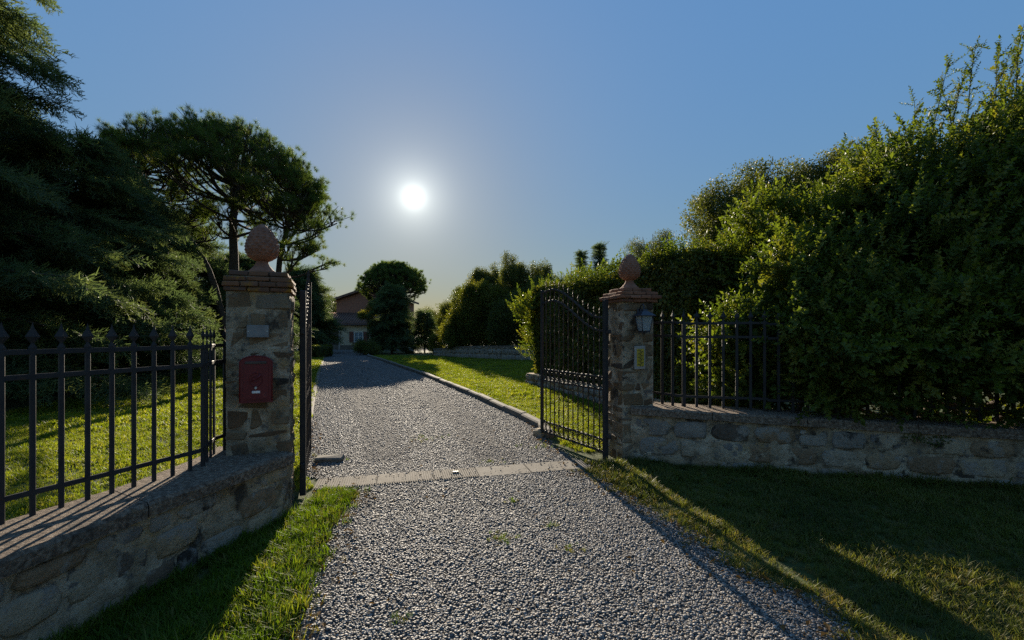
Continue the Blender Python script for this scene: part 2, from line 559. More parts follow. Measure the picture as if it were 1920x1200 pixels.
def make_tuft(nb, h, spread, width, m, lean=0.5):
    V, F = [], []
    for _ in range(nb):
        a = random.uniform(0, 2 * PI)
        r = spread * math.sqrt(random.random())
        bx, by = r * math.cos(a), r * math.sin(a)
        hh = h * random.uniform(0.55, 1.15)
        la = random.uniform(0, 2 * PI)
        le = hh * lean * random.uniform(0.2, 1.2)
        dx, dy = math.cos(la), math.sin(la)
        wx, wy = -dy * width / 2, dx * width / 2
        o = len(V)
        for t, w in ((0, 1.0), (0.45, 0.85), (0.8, 0.5)):
            q = le * t * t
            for s_ in (-1, 1):
                V.append((bx + dx * q + s_ * wx * w, by + dy * q + s_ * wy * w, hh * t * (1 - 0.15 * t)))
        V.append((bx + dx * le, by + dy * le, hh * 0.86))
        F += [(o, o + 1, o + 3, o + 2), (o + 2, o + 3, o + 5, o + 4), (o + 4, o + 5, o + 6)]
    return src('tuft', np_mesh_raw(V, F, m))


def np_mesh_raw(V, F, m):
    me = bpy.data.meshes.new('piece')
    me.from_pydata(V, [], F)
    me.materials.append(M[m])
    return me


def leaf_quad(V, F, base, dirv, up, L, W, fold=0.25):
    d = Vector(dirv).normalized()
    s = d.cross(Vector(up))
    if s.length < 1e-4:
        s = d.cross(Vector((1, 0, 0)))
    s.normalize()
    n = s.cross(d)
    b = Vector(base)
    o = len(V)
    V += [b, b + d * L * 0.45 + s * W / 2 + n * fold * W, b + d * L, b + d * L * 0.45 - s * W / 2 + n * fold * W]
    F += [(o, o + 1, o + 2), (o, o + 2, o + 3)]


def rv(k=1.0):
    return Vector((random.gauss(0, k), random.gauss(0, k), random.gauss(0, k)))


def make_shoot(L, nl, ll, lw, m):
    """leafy shoot along +Z"""
    V, F = [], []
    bend = rv(0.12)
    for i in range(nl):
        t = (i + 0.5) / nl
        a = i * 2.4 + random.uniform(-0.4, 0.4)
        p = Vector((bend.x * t * t * L, bend.y * t * t * L, t * L))
        d = Vector((math.cos(a), math.sin(a), random.uniform(0.2, 0.9)))
        leaf_quad(V, F, p, d, (0, 0, 1), ll * random.uniform(0.7, 1.15) * (1 - 0.3 * t), lw * random.uniform(0.8, 1.2))
    leaf_quad(V, F, (bend.x * L, bend.y * L, L), (0, 0, 1), (1, 0, 0), ll, lw)
    o = len(V)
    r = 0.003
    V += [(r, 0, 0), (-r, r, 0), (-r, -r, 0), (bend.x * L, bend.y * L, L)]
    F += [(o, o + 1, o + 3), (o + 1, o + 2, o + 3), (o + 2, o, o + 3)]
    return src('shoot', np_mesh_raw(V, F, m))


def make_patch(R, nl, ll, lw, m, face=0.6):
    """flat-ish cluster of leaves facing +Z, hanging along -X"""
    V, F = [], []
    for i in range(nl):
        a = random.uniform(0, 2 * PI); r = R * math.sqrt(random.random())
        p = Vector((r * math.cos(a), r * math.sin(a), random.uniform(-0.3, 0.3) * R))
        d = Vector((random.gauss(0, 1), random.gauss(0, 1), random.gauss(0.1, 0.35)))
        leaf_quad(V, F, p, d, Vector((0, 0, 1)) + rv(1 - face), ll * random.uniform(0.6, 1.2), lw * random.uniform(0.7, 1.2))
    return src('leaf_patch', np_mesh_raw(V, F, m))


def make_clump(R, nl, ll, lw, m):
    V, F = [], []
    for i in range(nl):
        p = rv(1.0); p = p.normalized() * R * random.random() ** 0.5
        leaf_quad(V, F, p, rv() + p.normalized() * 0.8, rv(), ll * random.uniform(0.6, 1.2), lw * random.uniform(0.7, 1.2))
    return src('leaf_clump', np_mesh_raw(V, F, m))


def make_spray(L, m, flat=0.25, dens=13):
    """feathery spray along +Z, flat in X"""
    V, F = [], []
    def strip(a, b, w):
        a, b = Vector(a), Vector(b)
        s = (b - a).cross(Vector((0, 1, 0)) + rv(0.5)).normalized() * w
        o = len(V)
        V.extend([a - s, a + s, b + s * 0.2, b - s * 0.2])
        F.append((o, o + 1, o + 2, o + 3))
    droop = random.uniform(0.1, 0.3) * L
    ax = lambda t: Vector((0, -droop * t * t, L * t))
    for i in range(4):
        strip(ax(i / 4), ax((i + 1) / 4), 0.008)
    for i in range(dens):
        t = 0.1 + 0.9 * i / dens
        for s_ in (-1, 1):
            ln = L * 0.42 * (1 - 0.75 * t) * random.uniform(0.7, 1.2) + 0.03
            p = ax(t)
            d = Vector((s_ * random.uniform(0.6, 1.0), random.gauss(0, flat), random.uniform(0.5, 1.0))).normalized()
            q = p + d * ln
            strip(p, q, 0.010)
            for k in range(3):
                u = random.uniform(0.25, 0.9)
                e = p + d * ln * u
                strip(e, e + (d + rv(0.55)).normalized() * ln * random.uniform(0.25, 0.5), 0.009)
    return src('spray', np_mesh_raw(V, F, m))


def make_needles(L, nn, w, m):
    V, F = [], []
    for i in range(nn):
        d = Vector((random.gauss(0, 0.6), random.gauss(0, 0.6), random.uniform(-0.05, 1.0))).normalized()
        b = Vector((0, 0, random.uniform(-0.5, 0.15) * L))
        s = d.cross(rv()).normalized() * w
        o = len(V)
        e = b + d * L * random.uniform(0.7, 1.1)
        V += [b - s, b + s, e]
        F.append((o, o + 1, o + 2))
    return src('needles', np_mesh_raw(V, F, m))


TUFT_V = [make_tuft(17, 0.07, 0.038, 0.0046, 'grass', 0.9) for _ in range(6)]
TUFT_R = [make_tuft(15, 0.07, 0.038, 0.0048, 'shadegrass', 1.0) for _ in range(5)]
TUFT_L = [make_tuft(12, 0.05, 0.04, 0.007, 'lawn', 0.9) for _ in range(5)]
TUFT_F = [make_tuft(16, 0.06, 0.09, 0.014, 'lawn', 0.9) for _ in range(4)]
TUFT_D = [make_tuft(10, 0.05, 0.035, 0.006, 'dry', 1.2) for _ in range(4)]
SHOOT = [make_shoot(0.26, 18, 0.058, 0.030, 'bush') for _ in range(4)] + [make_shoot(0.17, 12, 0.065, 0.035, 'bush') for _ in range(3)]
PATCH = [make_patch(0.13, 16, 0.07, 0.055, 'ivy') for _ in range(5)]
CL_OAK = [make_clump(0.22, 34, 0.075, 0.04, 'oak') for _ in range(4)]
CL_LAU = [make_clump(0.34, 34, 0.16, 0.06, 'laurel') for _ in range(4)]
CL_DARK = [make_clump(0.34, 40, 0.12, 0.06, 'oak') for _ in range(4)]
CL_OLI = [make_clump(0.28, 34, 0.11, 0.03, 'olive') for _ in range(4)]
CL_YEL = [make_clump(0.28, 30, 0.12, 0.06, 'yellowleaf') for _ in range(3)]
SPRAY = [make_spray(0.75, 'conifer') for _ in range(5)]
SPRAY_B = [make_spray(0.9, 'conifer', 0.5, 9) for _ in range(4)]
NEEDLE = [make_needles(0.26, 80, 0.0042, 'pine') for _ in range(5)]
NEEDLE_F = [make_needles(0.42, 80, 0.010, 'pine') for _ in range(4)]


# ------------------------------------------------------------------ ground, drive
def strip_mesh(name, L, R, z, m):
    n = len(L)
    V = [(p[0], p[1], z) for p in L] + [(p[0], p[1], z) for p in R]
    F = [(i, i + n, i + n + 1, i + 1) for i in range(n - 1)]
    me = bpy.data.meshes.new(name)
    me.from_pydata(V, [], F)
    me.materials.append(M[m])
    return me


def pt_noise(y, k, amp):
    y = np.asarray(y, dtype=float)
    p = np.stack([y, np.full_like(y, k), np.zeros_like(y)], 1)
    return (vnoise(p, 2.2) - 0.5) * amp + (vnoise(p, 7.0, 5) - 0.5) * amp * 0.5


YL = [-6, 1.0, 2.37, 3.14, 4.15, 4.55, 4.75, 5.2, 7.8, 18.2, 34, 43]
XL = [-0.9, -1.10, -1.22, -1.33, -1.47, -1.62, -2.0, -2.35, -3.45, -7.7, -13.9, -18.0]
YR = [-6, 1.0, 2.46, 3.03, 3.79, 5.25, 5.7, 6.9, 7.8, 11.1, 17, 25.7, 31.7, 43]
XR = [4.6, 2.55, 1.84, 1.56, 1.29, 0.82, 0.78, 0.50, 0.40, -0.86, -3.28, -7.25, -10.1, -13.5]


def drive_l(y):
    y = np.asarray(y, dtype=float)
    return np.interp(y, YL, XL) + pt_noise(y, 1.0, 0.22) * (y < 5)


def drive_r(y):
    y = np.asarray(y, dtype=float)
    return np.interp(y, YR, XR) + pt_noise(y, 9.0, 0.26) * (y < 5)


g = bpy.data.meshes.new('ground')
g.from_pydata([(-400, -200, 0), (400, -200, 0), (400, 900, 0), (-400, 900, 0)], [], [(0, 1, 2, 3)])
g.materials.append(M['ground'])
tag(link(bpy.data.objects.new('ground', g)), 'grassy ground around the drive', None, None, 'structure')

ys = np.concatenate([np.arange(-6, 6, 0.06), np.arange(6, 43.01, 0.5)])
dl = list(zip(drive_l(ys), ys)); dr = list(zip(drive_r(ys), ys))
tag(link(bpy.data.objects.new('driveway', strip_mesh('driveway', dl, dr, 0.006, 'gravelbed'))),
    'grey gravel drive running through the gate to the house', None, None, 'structure')
court = bpy.data.meshes.new('forecourt')
court.from_pydata([(-25, 43, 0.004), (-6, 41, 0.004), (-4, 52, 0.004), (-25, 52, 0.004)], [], [(0, 1, 2, 3)])
court.materials.append(M['gravelbed'])
tag(link(bpy.data.objects.new('forecourt', court)), 'pale gravel court in front of the house', None, None, 'structure')


def sample_rect(n, x0, x1, y0, y1):
    return np.stack([RNG.uniform(x0, x1, n), RNG.uniform(y0, y1, n)], 1)


def gravel_points():
    out, sc = [], []
    for (y0, y1, dens, s0, s1, lay) in ((0.6, 1.9, 3000, 0.013, 0.027, 0.010), (1.9, 4.0, 7600, 0.010, 0.022, 0.011), (4.0, 6.2, 5200, 0.011, 0.023, 0.010), (6.2, 9.5, 2300, 0.014, 0.028, 0.009), (9.5, 16, 480, 0.022, 0.040, 0.010), (16, 30, 90, 0.030, 0.050, 0.010)):
        x0, x1 = min(drive_l([y0, y1])) - 0.5, max(drive_r([y0, y1])) + 0.5
        p = sample_rect(int(dens * (x1 - x0) * (y1 - y0)), x0, x1, y0, y1)
        a, b = drive_l(p[:, 1]), drive_r(p[:, 1])
        e = 0.05
        edge = np.minimum(p[:, 0] - a, b - p[:, 0])
        keep = (edge > -0.06 * RNG.random(len(p))) & ((edge > 0.15) | (RNG.random(len(p)) < 0.55))
        # drop what the camera and a step to its side never see
        keep &= (np.abs(p[:, 0]) < 1.35 * p[:, 1] + 1.0)
        # keep off the threshold slabs
        keep &= ~on_strip(p, 0.01)
        # wheel tracks pressed bare of loose stones, inside
        f = (p[:, 0] - a) / (b - a) + pt_noise(p[:, 1], 3.0, 0.03)
        track = (p[:, 1] > 5.6) & ((np.abs(f - 0.30) < 0.085) | (np.abs(f - 0.72) < 0.085))
        keep &= ~(track & (RNG.random(len(p)) < 0.6))
        p = p[keep]
        z = 0.006 + RNG.random(len(p)) * lay
        out.append(np.column_stack([p, z]))
        sc.append(RNG.uniform(s0, s1, len(p)) * (0.75 + 0.5 * RNG.random(len(p)) ** 2))
    return np.concatenate(out), np.concatenate(sc)


# threshold strip of ribbed concrete slabs between the pillars
TH_A, TH_B = np.array([-2.02, 4.60]), np.array([0.95, 5.36])
TH_D = (TH_B - TH_A) / np.linalg.norm(TH_B - TH_A)
TH_N = np.array([-TH_D[1], TH_D[0]])
TH_L = np.linalg.norm(TH_B - TH_A)
TH_W = 0.36


def on_strip(p, pad=0.0):
    r = p - TH_A
    u, v = r @ TH_D, r @ TH_N
    return (u > -pad) & (u < TH_L + pad) & (v > -pad) & (v < TH_W + pad)


gp, gs = gravel_points()
gr = np.column_stack([RNG.normal(0, 0.16, len(gp)), RNG.normal(0, 0.16, len(gp)), RNG.uniform(0, 2 * PI, len(gp))])
scatter('gravel', gp, gr, gs, PEBBLES, label='loose grey and white pebbles covering the drive', category='gravel')

n_ = 130
u_ = RNG.random(n_) * TH_L; v_ = np.abs(RNG.normal(0, 0.12, n_)) * 0.8; v_ = np.where(RNG.random(n_) < 0.5, v_, TH_W - v_)
sp = TH_A + u_[:, None] * TH_D + v_[:, None] * TH_N
sp = sp[(v_ > 0) & (v_ < TH_W)]
scatter('spilled_gravel', np.column_stack([sp, np.full(len(sp), 0.030)]), np.column_stack([RNG.normal(0, .2, len(sp)), RNG.normal(0, .2, len(sp)), RNG.uniform(0, 6.28, len(sp))]),
        RNG.uniform(0.012, 0.024, len(sp)), PEBBLES, label='stray pebbles lying on the threshold strip', category='gravel')
th = thing('threshold_strip', 'pale ribbed concrete strip across the drive between the gate pillars', 'threshold', (TH_A[0], TH_A[1], -0.006), math.atan2(TH_D[1], TH_D[0]))
cuts = [0.0, 0.62, 1.22, 1.72, 2.32, TH_L]
for i in range(5):
    a, b = cuts[i] + 0.004, cuts[i + 1] - 0.004
    mb = MB()
    mb.box(((a + b) / 2, TH_W / 2, 0.008), (b - a, TH_W, 0.030), 0, 0.004, 0.0015)
    if i < 3:
        nr = int((b - a) / 0.024)
        for k in range(nr):
            x = a + 0.015 + (b - a - 0.03) * k / max(1, nr - 1)
            mb.box((x, TH_W / 2, 0.027), (0.012, TH_W - 0.03, 0.010))
    mb.build('slab', 'concrete', th)
pl = MB().box((1.47, 0.19, 0.029), (0.13, 0.10, 0.010), 0, 0.002).build('latch_plate', 'dullsteel', th)
MB().box((1.475, 0.19, 0.038), (0.07, 0.045, 0.016), 0, 0.003).build('latch_socket', 'iron', pl)

# kerb stones along the right edge of the drive, flat edging on the left
kb = tag(bpy.data.objects.new('kerb', None), 'low stone kerb along the right side of the drive', None, None, 'structure')
link(kb)
s = 6.95
while s < 36:
    ln = random.uniform(0.75, 1.05)
    a = Vector((float(np.interp(s, YR, XR)), s, 0)); s2 = s + ln * 0.9
    b = Vector((float(np.interp(s2, YR, XR)), s2, 0))
    d = b - a
    MB().box(((a.x + b.x) / 2 + 0.08, (a.y + b.y) / 2, 0.045), (0.14, d.length - 0.012, 0.15 + random.uniform(-.01, .01)), math.atan2(d.y, d.x) - PI / 2, 0.022, 0.008).build('kerb_stone', 'concrete', kb)
    s = s2
ke = tag(bpy.data.objects.new('edging', None), 'flat concrete edging along the left side of the drive', None, None, 'structure')
link(ke)
s = 5.9
while s < 34:
    s2 = s + random.uniform(0.85, 1.05)
    a = Vector((float(np.interp(s, YL, XL)), s, 0)); b = Vector((float(np.interp(s2, YL, XL)), s2, 0))
    d = b - a
    MB().box(((a.x + b.x) / 2 - 0.05, (a.y + b.y) / 2, 0.0), (0.10, d.length - 0.012, 0.07), math.atan2(d.y, d.x) - PI / 2, 0.012, 0.004).build('edging_stone', 'concrete', ke)
    s = s2


# ------------------------------------------------------------------ rubble walls
def resample(pts, n):
    P = [Vector(p) for p in pts]
    Q = [P[0] * 2 - P[1]] + P + [P[-1] * 2 - P[-2]]
    fine = []
    for i in range(1, len(Q) - 2):
        for k in range(20):
            t = k / 20
            a, b, c, d = Q[i - 1], Q[i], Q[i + 1], Q[i + 2]
            fine.append(0.5 * ((2 * b) + (c - a) * t + (2 * a - 5 * b + 4 * c - d) * t * t + (3 * b - a - 3 * c + d) * t ** 3))
    fine.append(P[-1])
    S = [0.0]
    for i in range(1, len(fine)):
        S.append(S[-1] + (fine[i] - fine[i - 1]).length)
    A = np.array([tuple(f) for f in fine])
    t = np.linspace(0, S[-1], n)
    return np.stack([np.interp(t, S, A[:, k]) for k in range(A.shape[1])], 1), S[-1]


class Wall:
    """wall with a front line (x,y,ztop) running left to right as seen from its front, and a back line"""
    def __init__(s, front, back, cap_t, n=260):
        s.F, s.L = resample(front, n)
        s.B, _ = resample(back, n)
        s.n, s.cap = n, cap_t
        t = np.gradient(s.F[:, :2], axis=0)
        t /= np.linalg.norm(t, axis=1, keepdims=True)
        s.N = np.stack([t[:, 1], -t[:, 0]], 1)
        s.S = np.linspace(0, s.L, n)

    def at(s, u, z, out):
        x = np.interp(u, s.S, s.F[:, 0]) + np.interp(u, s.S, s.N[:, 0]) * out
        y = np.interp(u, s.S, s.F[:, 1]) + np.interp(u, s.S, s.N[:, 1]) * out
        return (float(x), float(y), float(z))

    def top(s, u):
        return float(np.interp(u, s.S, s.F[:, 2]))

    def body(s, parent):
        nz = 26
        V, F = [], []
        for i in range(s.n):
            zt = s.F[i, 2] - s.cap
            for k in range(nz + 1):
                z = -0.05 + (zt + 0.05) * k / nz
                p = np.array([[s.F[i, 0], s.F[i, 1], z]])
                d = (vnoise(p, 5.0)[0] - 0.45) * 0.045 + (vnoise(p, 15.0, 3)[0] - 0.5) * 0.022 + (vnoise(p, 38.0, 9)[0] - 0.5) * 0.010
                V.append((s.F[i, 0] + s.N[i, 0] * d, s.F[i, 1] + s.N[i, 1] * d, z))
        for i in range(s.n - 1):
            for k in range(nz):
                a = i * (nz + 1) + k
                F.append((a, a + nz + 1, a + nz + 2, a + 1))
        o = len(V)
        for i in range(s.n):
            V += [(s.B[i, 0], s.B[i, 1], -0.05), (s.B[i, 0], s.B[i, 1], s.F[i, 2] - s.cap)]
        for i in range(s.n - 1):
            a = o + 2 * i
            F.append((a + 2, a, a + 1, a + 3))
            F.append((i * (nz + 1) + nz, (i + 1) * (nz + 1) + nz, a + 3, a + 1))
        me = bpy.data.meshes.new('mortar_body')
        me.from_pydata(V, [], F)
        me.materials.append(M['mortar'])
        me.polygons.foreach_set('use_smooth', [True] * len(F))
        return link(bpy.data.objects.new('mortar_body', me), parent)

    def stones(s, parent, u0, u1, hmin, hmax, wmin, wmax, joined=None, proud=(0.008, 0.026)):
        z = -0.02
        acc = MB() if joined else None
        while True:
            h = random.uniform(hmin, hmax)
            u = u0 - random.uniform(0, wmax)
            any_ = False
            while u < u1:
                w = random.uniform(wmin, wmax)
                uc = min(max(u + w / 2, u0), u1)
                zt = s.top(uc) - s.cap - 0.012
                scale = zt / (s.top(u0) - s.cap - 0.012)
                za, zb = z * scale, min((z + h) * scale, zt)
                ua, ub = max(u, u0) + 0.008, min(u + w, u1) - 0.008
                if zb - za > 0.045 and ub - ua > 0.05 and random.random() < 0.9:
                    any_ = True
                    sh = random.uniform(0.0, 0.02)
                    ca, cz = (ua + ub) / 2, (za + zb) / 2
                    ring = []
                    m = 12
                    pw = random.uniform(3.2, 7.0)
                    for k in range(m):
                        a = 2 * PI * (k + 0.5) / m
                        c_, s_ = math.cos(a), math.sin(a)
                        rr = (abs(c_) ** pw + abs(s_) ** pw) ** (-1 / pw)
                        j = random.uniform(0.88, 1.03)
                        ring.append((ca + c_ * rr * j * ((ub - ua) / 2 - sh * .3), cz + s_ * rr * j * ((zb - za) / 2 - sh * .3)))
                    pr = random.uniform(*proud)
                    V = [s.at(a, b, -0.03) for a, b in ring]
                    V += [s.at(ca + (a - ca) * .97, cz + (b - cz) * .97, pr * 0.6) for a, b in ring]
                    V += [s.at(ca + (a - ca) * .80, cz + (b - cz) * .78, pr + random.uniform(-.004, .006)) for a, b in ring]
                    V.append(s.at(ca, cz, pr + random.uniform(-.002, .008)))
                    F = []
                    for r_ in range(2):
                        for k in range(m):
                            a, b = r_ * m + k, r_ * m + (k + 1) % m
                            F.append((a, b, b + m, a + m))
                    F += [(2 * m + k, 2 * m + (k + 1) % m, 3 * m) for k in range(m)]
                    if joined:
                        acc.add(V, F, True)
                    else:
                        MB().add(V, F, True).build('stone', 'stone', parent)
                u += w
            z += h + 0.004
            if not any_ or z > 3:
                break
        if joined:
            acc.build('stones', 'stone', parent, kind='stuff')

    def coping(s, parent, length, over=0.045, back=0.03, m='coping'):
        u = 0.0
        while u < s.L - 0.05:
            v = min(u + length * random.uniform(0.9, 1.1), s.L)
            if s.L - v < 0.3:
                v = s.L
            k = max(3, int((v - u) / 0.08))
            V, F = [], []
            for q in range(k + 1):
                t = u + 0.004 + (v - u - 0.008) * q / k
                zt = s.top(t)
                f = Vector(s.at(t, 0, over + (vnoise(np.array([[t, 0, 0]]), 9)[0] - .5) * 0.012))
                b = Vector((float(np.interp(t, s.S, s.B[:, 0])), float(np.interp(t, s.S, s.B[:, 1])), 0))
                d = (b - f).normalized()
                b = b + d * back
                e = (vnoise(np.array([[t, 5, 0]]), 8)[0] - .5) * 0.010
                V += [(f.x, f.y, zt - s.cap), (f.x, f.y, zt - 0.02 + e), (f.x + d.x * .02, f.y + d.y * .02, zt + e),
                      (b.x - d.x * .02, b.y - d.y * .02, zt), (b.x, b.y, zt - .02), (b.x, b.y, zt - s.cap)]
            for q in range(k):
                for r in range(6):
                    a, b2 = q * 6 + r, q * 6 + (r + 1) % 6
                    F.append((a, a + 6, b2 + 6, b2))
            F.append((0, 1, 2, 3, 4, 5)); F.append(tuple(k * 6 + r for r in (5, 4, 3, 2, 1, 0)))
            MB().add(V, F).build('coping_slab', m, parent)
            u = v


# left wall: curves from beside the camera up to the left pillar
lw_front = [(-3.3, 0.35, 0.57), (-2.62, 1.25, 0.57), (-2.37, 2.09, 0.57), (-2.31, 2.44, 0.57), (-2.20, 2.98, 0.57), (-2.05, 3.55, 0.57), (-1.925, 3.96, 0.57)]
lw_back = [(-3.7, 0.75, 0.57), (-3.10, 1.5, 0.57), (-2.83, 2.22, 0.57), (-2.76, 2.56, 0.57), (-2.62, 3.10, 0.57), (-2.60, 3.72, 0.57), (-2.66, 4.15, 0.57)]
LW = Wall(lw_front, lw_back, 0.09)
lwt = thing('stone_wall', 'low curved stone wall with broad concrete coping at the left under the fence', 'wall')
LW.body(lwt)
LW.stones(lwt, 1.2, LW.L - 0.02, 0.11, 0.20, 0.16, 0.42)
LW.coping(lwt, 1.3)

# right wall
rw_front = [(1.47, 5.64, 0.70), (2.06, 5.45, 0.685), (3.0, 5.2, 0.66), (4.2, 4.9, 0.635), (5.2, 4.66, 0.615), (6.8, 4.35, 0.60), (8.5, 4.1, 0.59)]
rw_back = [(1.60, 6.12, 0.70), (2.18, 5.93, 0.685), (3.12, 5.68, 0.66), (4.32, 5.38, 0.635), (5.3, 5.14, 0.615), (6.9, 4.83, 0.60), (8.6, 4.58, 0.59)]
RW = Wall(rw_front, rw_back, 0.095)
rwt = thing('stone_wall', 'low pale stone wall along the right verge under the big bush', 'wall')
RW.body(rwt)
RW.stones(rwt, 0.03, RW.L, 0.12, 0.23, 0.18, 0.50)
RW.coping(rwt, 0.95)


# ------------------------------------------------------------------ gate pillars
def pillar(name, label, corner, w, rz, z1, zbase, capm, over):
    """corner = front right corner for sign -1, front left for +1; local x along the front, y going back"""
    t = thing(name, label, 'pillar', (corner[0], corner[1], 0), rz)
    MB().box((w / 2, w / 2, (z1 - 0.05) / 2), (w - 0.018, w - 0.018, z1 + 0.05)).build('mortar_core', 'mortar', t)
    z = -0.03
    k = 0
    dpt = 0.15
    while z < z1 - 0.01:
        h = min(random.uniform(0.085, 0.19), z1 - z)
        if z1 - (z + h) < 0.06:
            h = z1 - z
        gap = 0.010
        zc, hh = z + h / 2, h - gap
        def blk(x0, x1, y0, y1):
            jx = random.uniform(-0.012, 0.010)
            MB().box(((x0 + x1) / 2, (y0 + y1) / 2, zc), (x1 - x0 - gap, y1 - y0 - gap, hh), random.uniform(-.03, .03), 0.018, 0.014).build('stone_block', 'block', t)
        def cut(a, b, lo, hi):
            c = [a]
            while b - c[-1] > hi:
                c.append(c[-1] + random.uniform(lo, hi))
            if b - c[-1] < 0.08 and len(c) > 1:
                c.pop()
            return c + [b]
        q = random.uniform(-0.010, 0.012)
        if k % 2 == 0:
            for y0, y1 in ((-q, dpt), (w - dpt, w + q)):
                c = cut(0, w, 0.16, 0.34)
                for a, b in zip(c, c[1:]):
                    blk(a, b, y0, y1)
            for x0, x1 in ((-q * .7, dpt), (w - dpt, w + q * .7)):
                blk(x0, x1, dpt, w - dpt)
        else:
            for x0, x1 in ((-q, dpt + 0.03), (w - dpt - 0.03, w + q)):
                c = cut(0, w, 0.2, 0.4)
                for a, b in zip(c, c[1:]):
                    blk(x0, x1, a, b)
            for y0, y1 in ((-q * .7, dpt), (w - dpt, w + q * .7)):
                blk(dpt + 0.03, w - dpt - 0.03, y0, y1)
        z += h
        k += 1
    # stepped brick cap
    cap = link(bpy.data.objects.new('brick_cap', None), t)
    zz = z1
    for ci, (ov, th_) in enumerate(((over * 0.55, 0.042), (over, 0.048), (over * 0.55, 0.046), (-0.02, 0.050))):
        W = w + 2 * ov
        MB().box((w / 2, w / 2, zz + th_ / 2), (W - 0.06, W - 0.06, th_ - 0.004)).build('cap_core', 'mortar', cap)
        nb = max(3, int(round(W / 0.155)))
        bd = 0.12
        off = 0.5 * (ci % 2)
        def br(x, y, sx, sy):
            MB().box((w / 2 + x, w / 2 + y, zz + th_ / 2), (sx - 0.008, sy - 0.004, th_ - 0.007), random.uniform(-.015, .015), 0.006, 0.004).build('brick', capm, cap)
        for sgn in (-1, 1):
            bw = W / nb
            for i in range(nb):
                br(-W / 2 + (i + .5) * bw, sgn * (W / 2 - bd / 2), bw, bd)
            ln = W - 2 * bd
            nn = max(1, nb - 2)
            for i in range(nn):
                MB().box((w / 2 + sgn * (W / 2 - bd / 2), w / 2 - ln / 2 + (i + .5) * ln / nn, zz + th_ / 2), (bd - 0.004, ln / nn - 0.008, th_ - 0.007), random.uniform(-.015, .015), 0.006, 0.004).build('brick', capm, cap)
        zz += th_
    return t, zz


RZ = math.radians(15)
RZL = math.radians(22)
LPW, RPW = 0.50, 0.44
LP0 = (-1.945 - LPW * math.cos(RZL), 4.0 - LPW * math.sin(RZL))       # front-left corner of the left pillar
RP0 = (1.36, 5.60)                              # front-left corner of the right pillar
lp, lz = pillar('gate_pillar', 'thick stone gate pillar carrying the red mailbox, left of the drive', LP0, LPW, RZL, 1.955, 0, 'brick', 0.022)
rp, rz_ = pillar('gate_pillar', 'stone gate pillar with the lantern and house number, right of the drive', RP0, RPW, RZ, 1.985, 0, 'brickclean', 0.070)


def on_pillar(c, x, y):
    a = RZL if c is LP0 else RZ
    return (c[0] + x * math.cos(a) - y * math.sin(a), c[1] + x * math.sin(a) + y * math.cos(a))


def finial(label, x, y, z, k=1.0):
    t = thing('pine_cone_finial', label, 'finial', (x, y, z), random.uniform(0, 1), 'terracotta finials on the gate pillars')
    t.scale = (k, k, k * 1.16)
    MB().lathe([(0.135, -0.002), (0.135, 0.018), (0.115, 0.03), (0.075, 0.07), (0.058, 0.10), (0.058, 0.112), (0.07, 0.12)], 24).build('foot', 'terracotta', t)
    prof = [(0.062, 0.112), (0.10, 0.128), (0.138, 0.165), (0.154, 0.215), (0.150, 0.262), (0.128, 0.325), (0.092, 0.385), (0.048, 0.43), (0.01, 0.450)]
    MB().lathe(prof, 24).build('cone', 'terracotta', t)
    zs = np.array([p[1] for p in prof]); rs = np.array([p[0] for p in prof])
    mb = MB()
    rows = 11
    for i in range(rows):
        zc = 0.135 + (0.445 - 0.135) * (i + 0.5) / rows
        r = float(np.interp(zc, zs, rs))
        nn = max(5, int(round(2 * PI * 0.15 / 0.068))) if i < 7 else max(5, int(round(2 * PI * r / 0.055)))
        for j in range(nn):
            a = 2 * PI * (j + 0.5 * (i % 2)) / nn
            da = PI / nn * 0.96
            dz = 0.024
            def pt(aa, z, o):
                rr = float(np.interp(z, zs, rs)) + o
                return (rr * math.cos(aa), rr * math.sin(aa), z)
            mb.add([pt(a - da, zc, -0.002), pt(a, zc - dz, -0.002), pt(a + da, zc, -0.002), pt(a, zc + dz, -0.002), pt(a, zc + dz * 0.25, 0.016)],
                   [(0, 1, 4), (1, 2, 4), (2, 3, 4), (3, 0, 4)])
    mb.build('scales', 'terracotta', t, kind='stuff')
    return t


fx, fy = on_pillar(LP0, LPW / 2, LPW / 2)
finial('large terracotta pine cone on top of the left gate pillar', fx, fy, lz, 0.86)
fx, fy = on_pillar(RP0, RPW / 2, RPW / 2)
finial('terracotta pine cone on top of the right gate pillar', fx, fy, rz_, 0.86)

# ------------------------------------------------------------------ things on the pillars
# red mailbox
mx, my = on_pillar(LP0, LPW * 0.49, -0.018)
t = thing('mailbox', 'red metal mailbox with arched top on the left gate pillar', 'mailbox', (mx, my, 1.02), RZL)
t.scale = (0.84, 1.0, 0.97)
def arch(hw, h, rise, n=10):
    p = [(-hw, 0), (hw, 0)]
    for k in range(n + 1):
        u = 1 - 2 * k / n
        p.append((hw * u, h - rise + rise * math.sqrt(max(0, 1 - u * u * 0.98))))
    return p
MB().prism(arch(0.140, 0.40, 0.055), -0.085, 0.0).build('body', 'mailred', t)
MB().prism([(x, z + 0.0) for x, z in arch(0.148, 0.012, 0.0, 2)[:2]] + [(0.148, 0.014), (-0.148, 0.014)], -0.092, 0.0).build('base_lip', 'mailred', t)
rim = arch(0.142, 0.402, 0.056)[1:]
MB().tube([(x, -0.083, z) for x, z in [(0.142, 0.015)] + rim[1:] + [(-0.142, 0.015)]], 0.007, 6).build('rim', 'mailred', t)
d = MB().prism(arch(0.108, 0.315, 0.02), -0.091, -0.084)
d.v = [(x, y, z + 0.03) for x, y, z in d.v]
door = d.build('door', 'mailred', t)
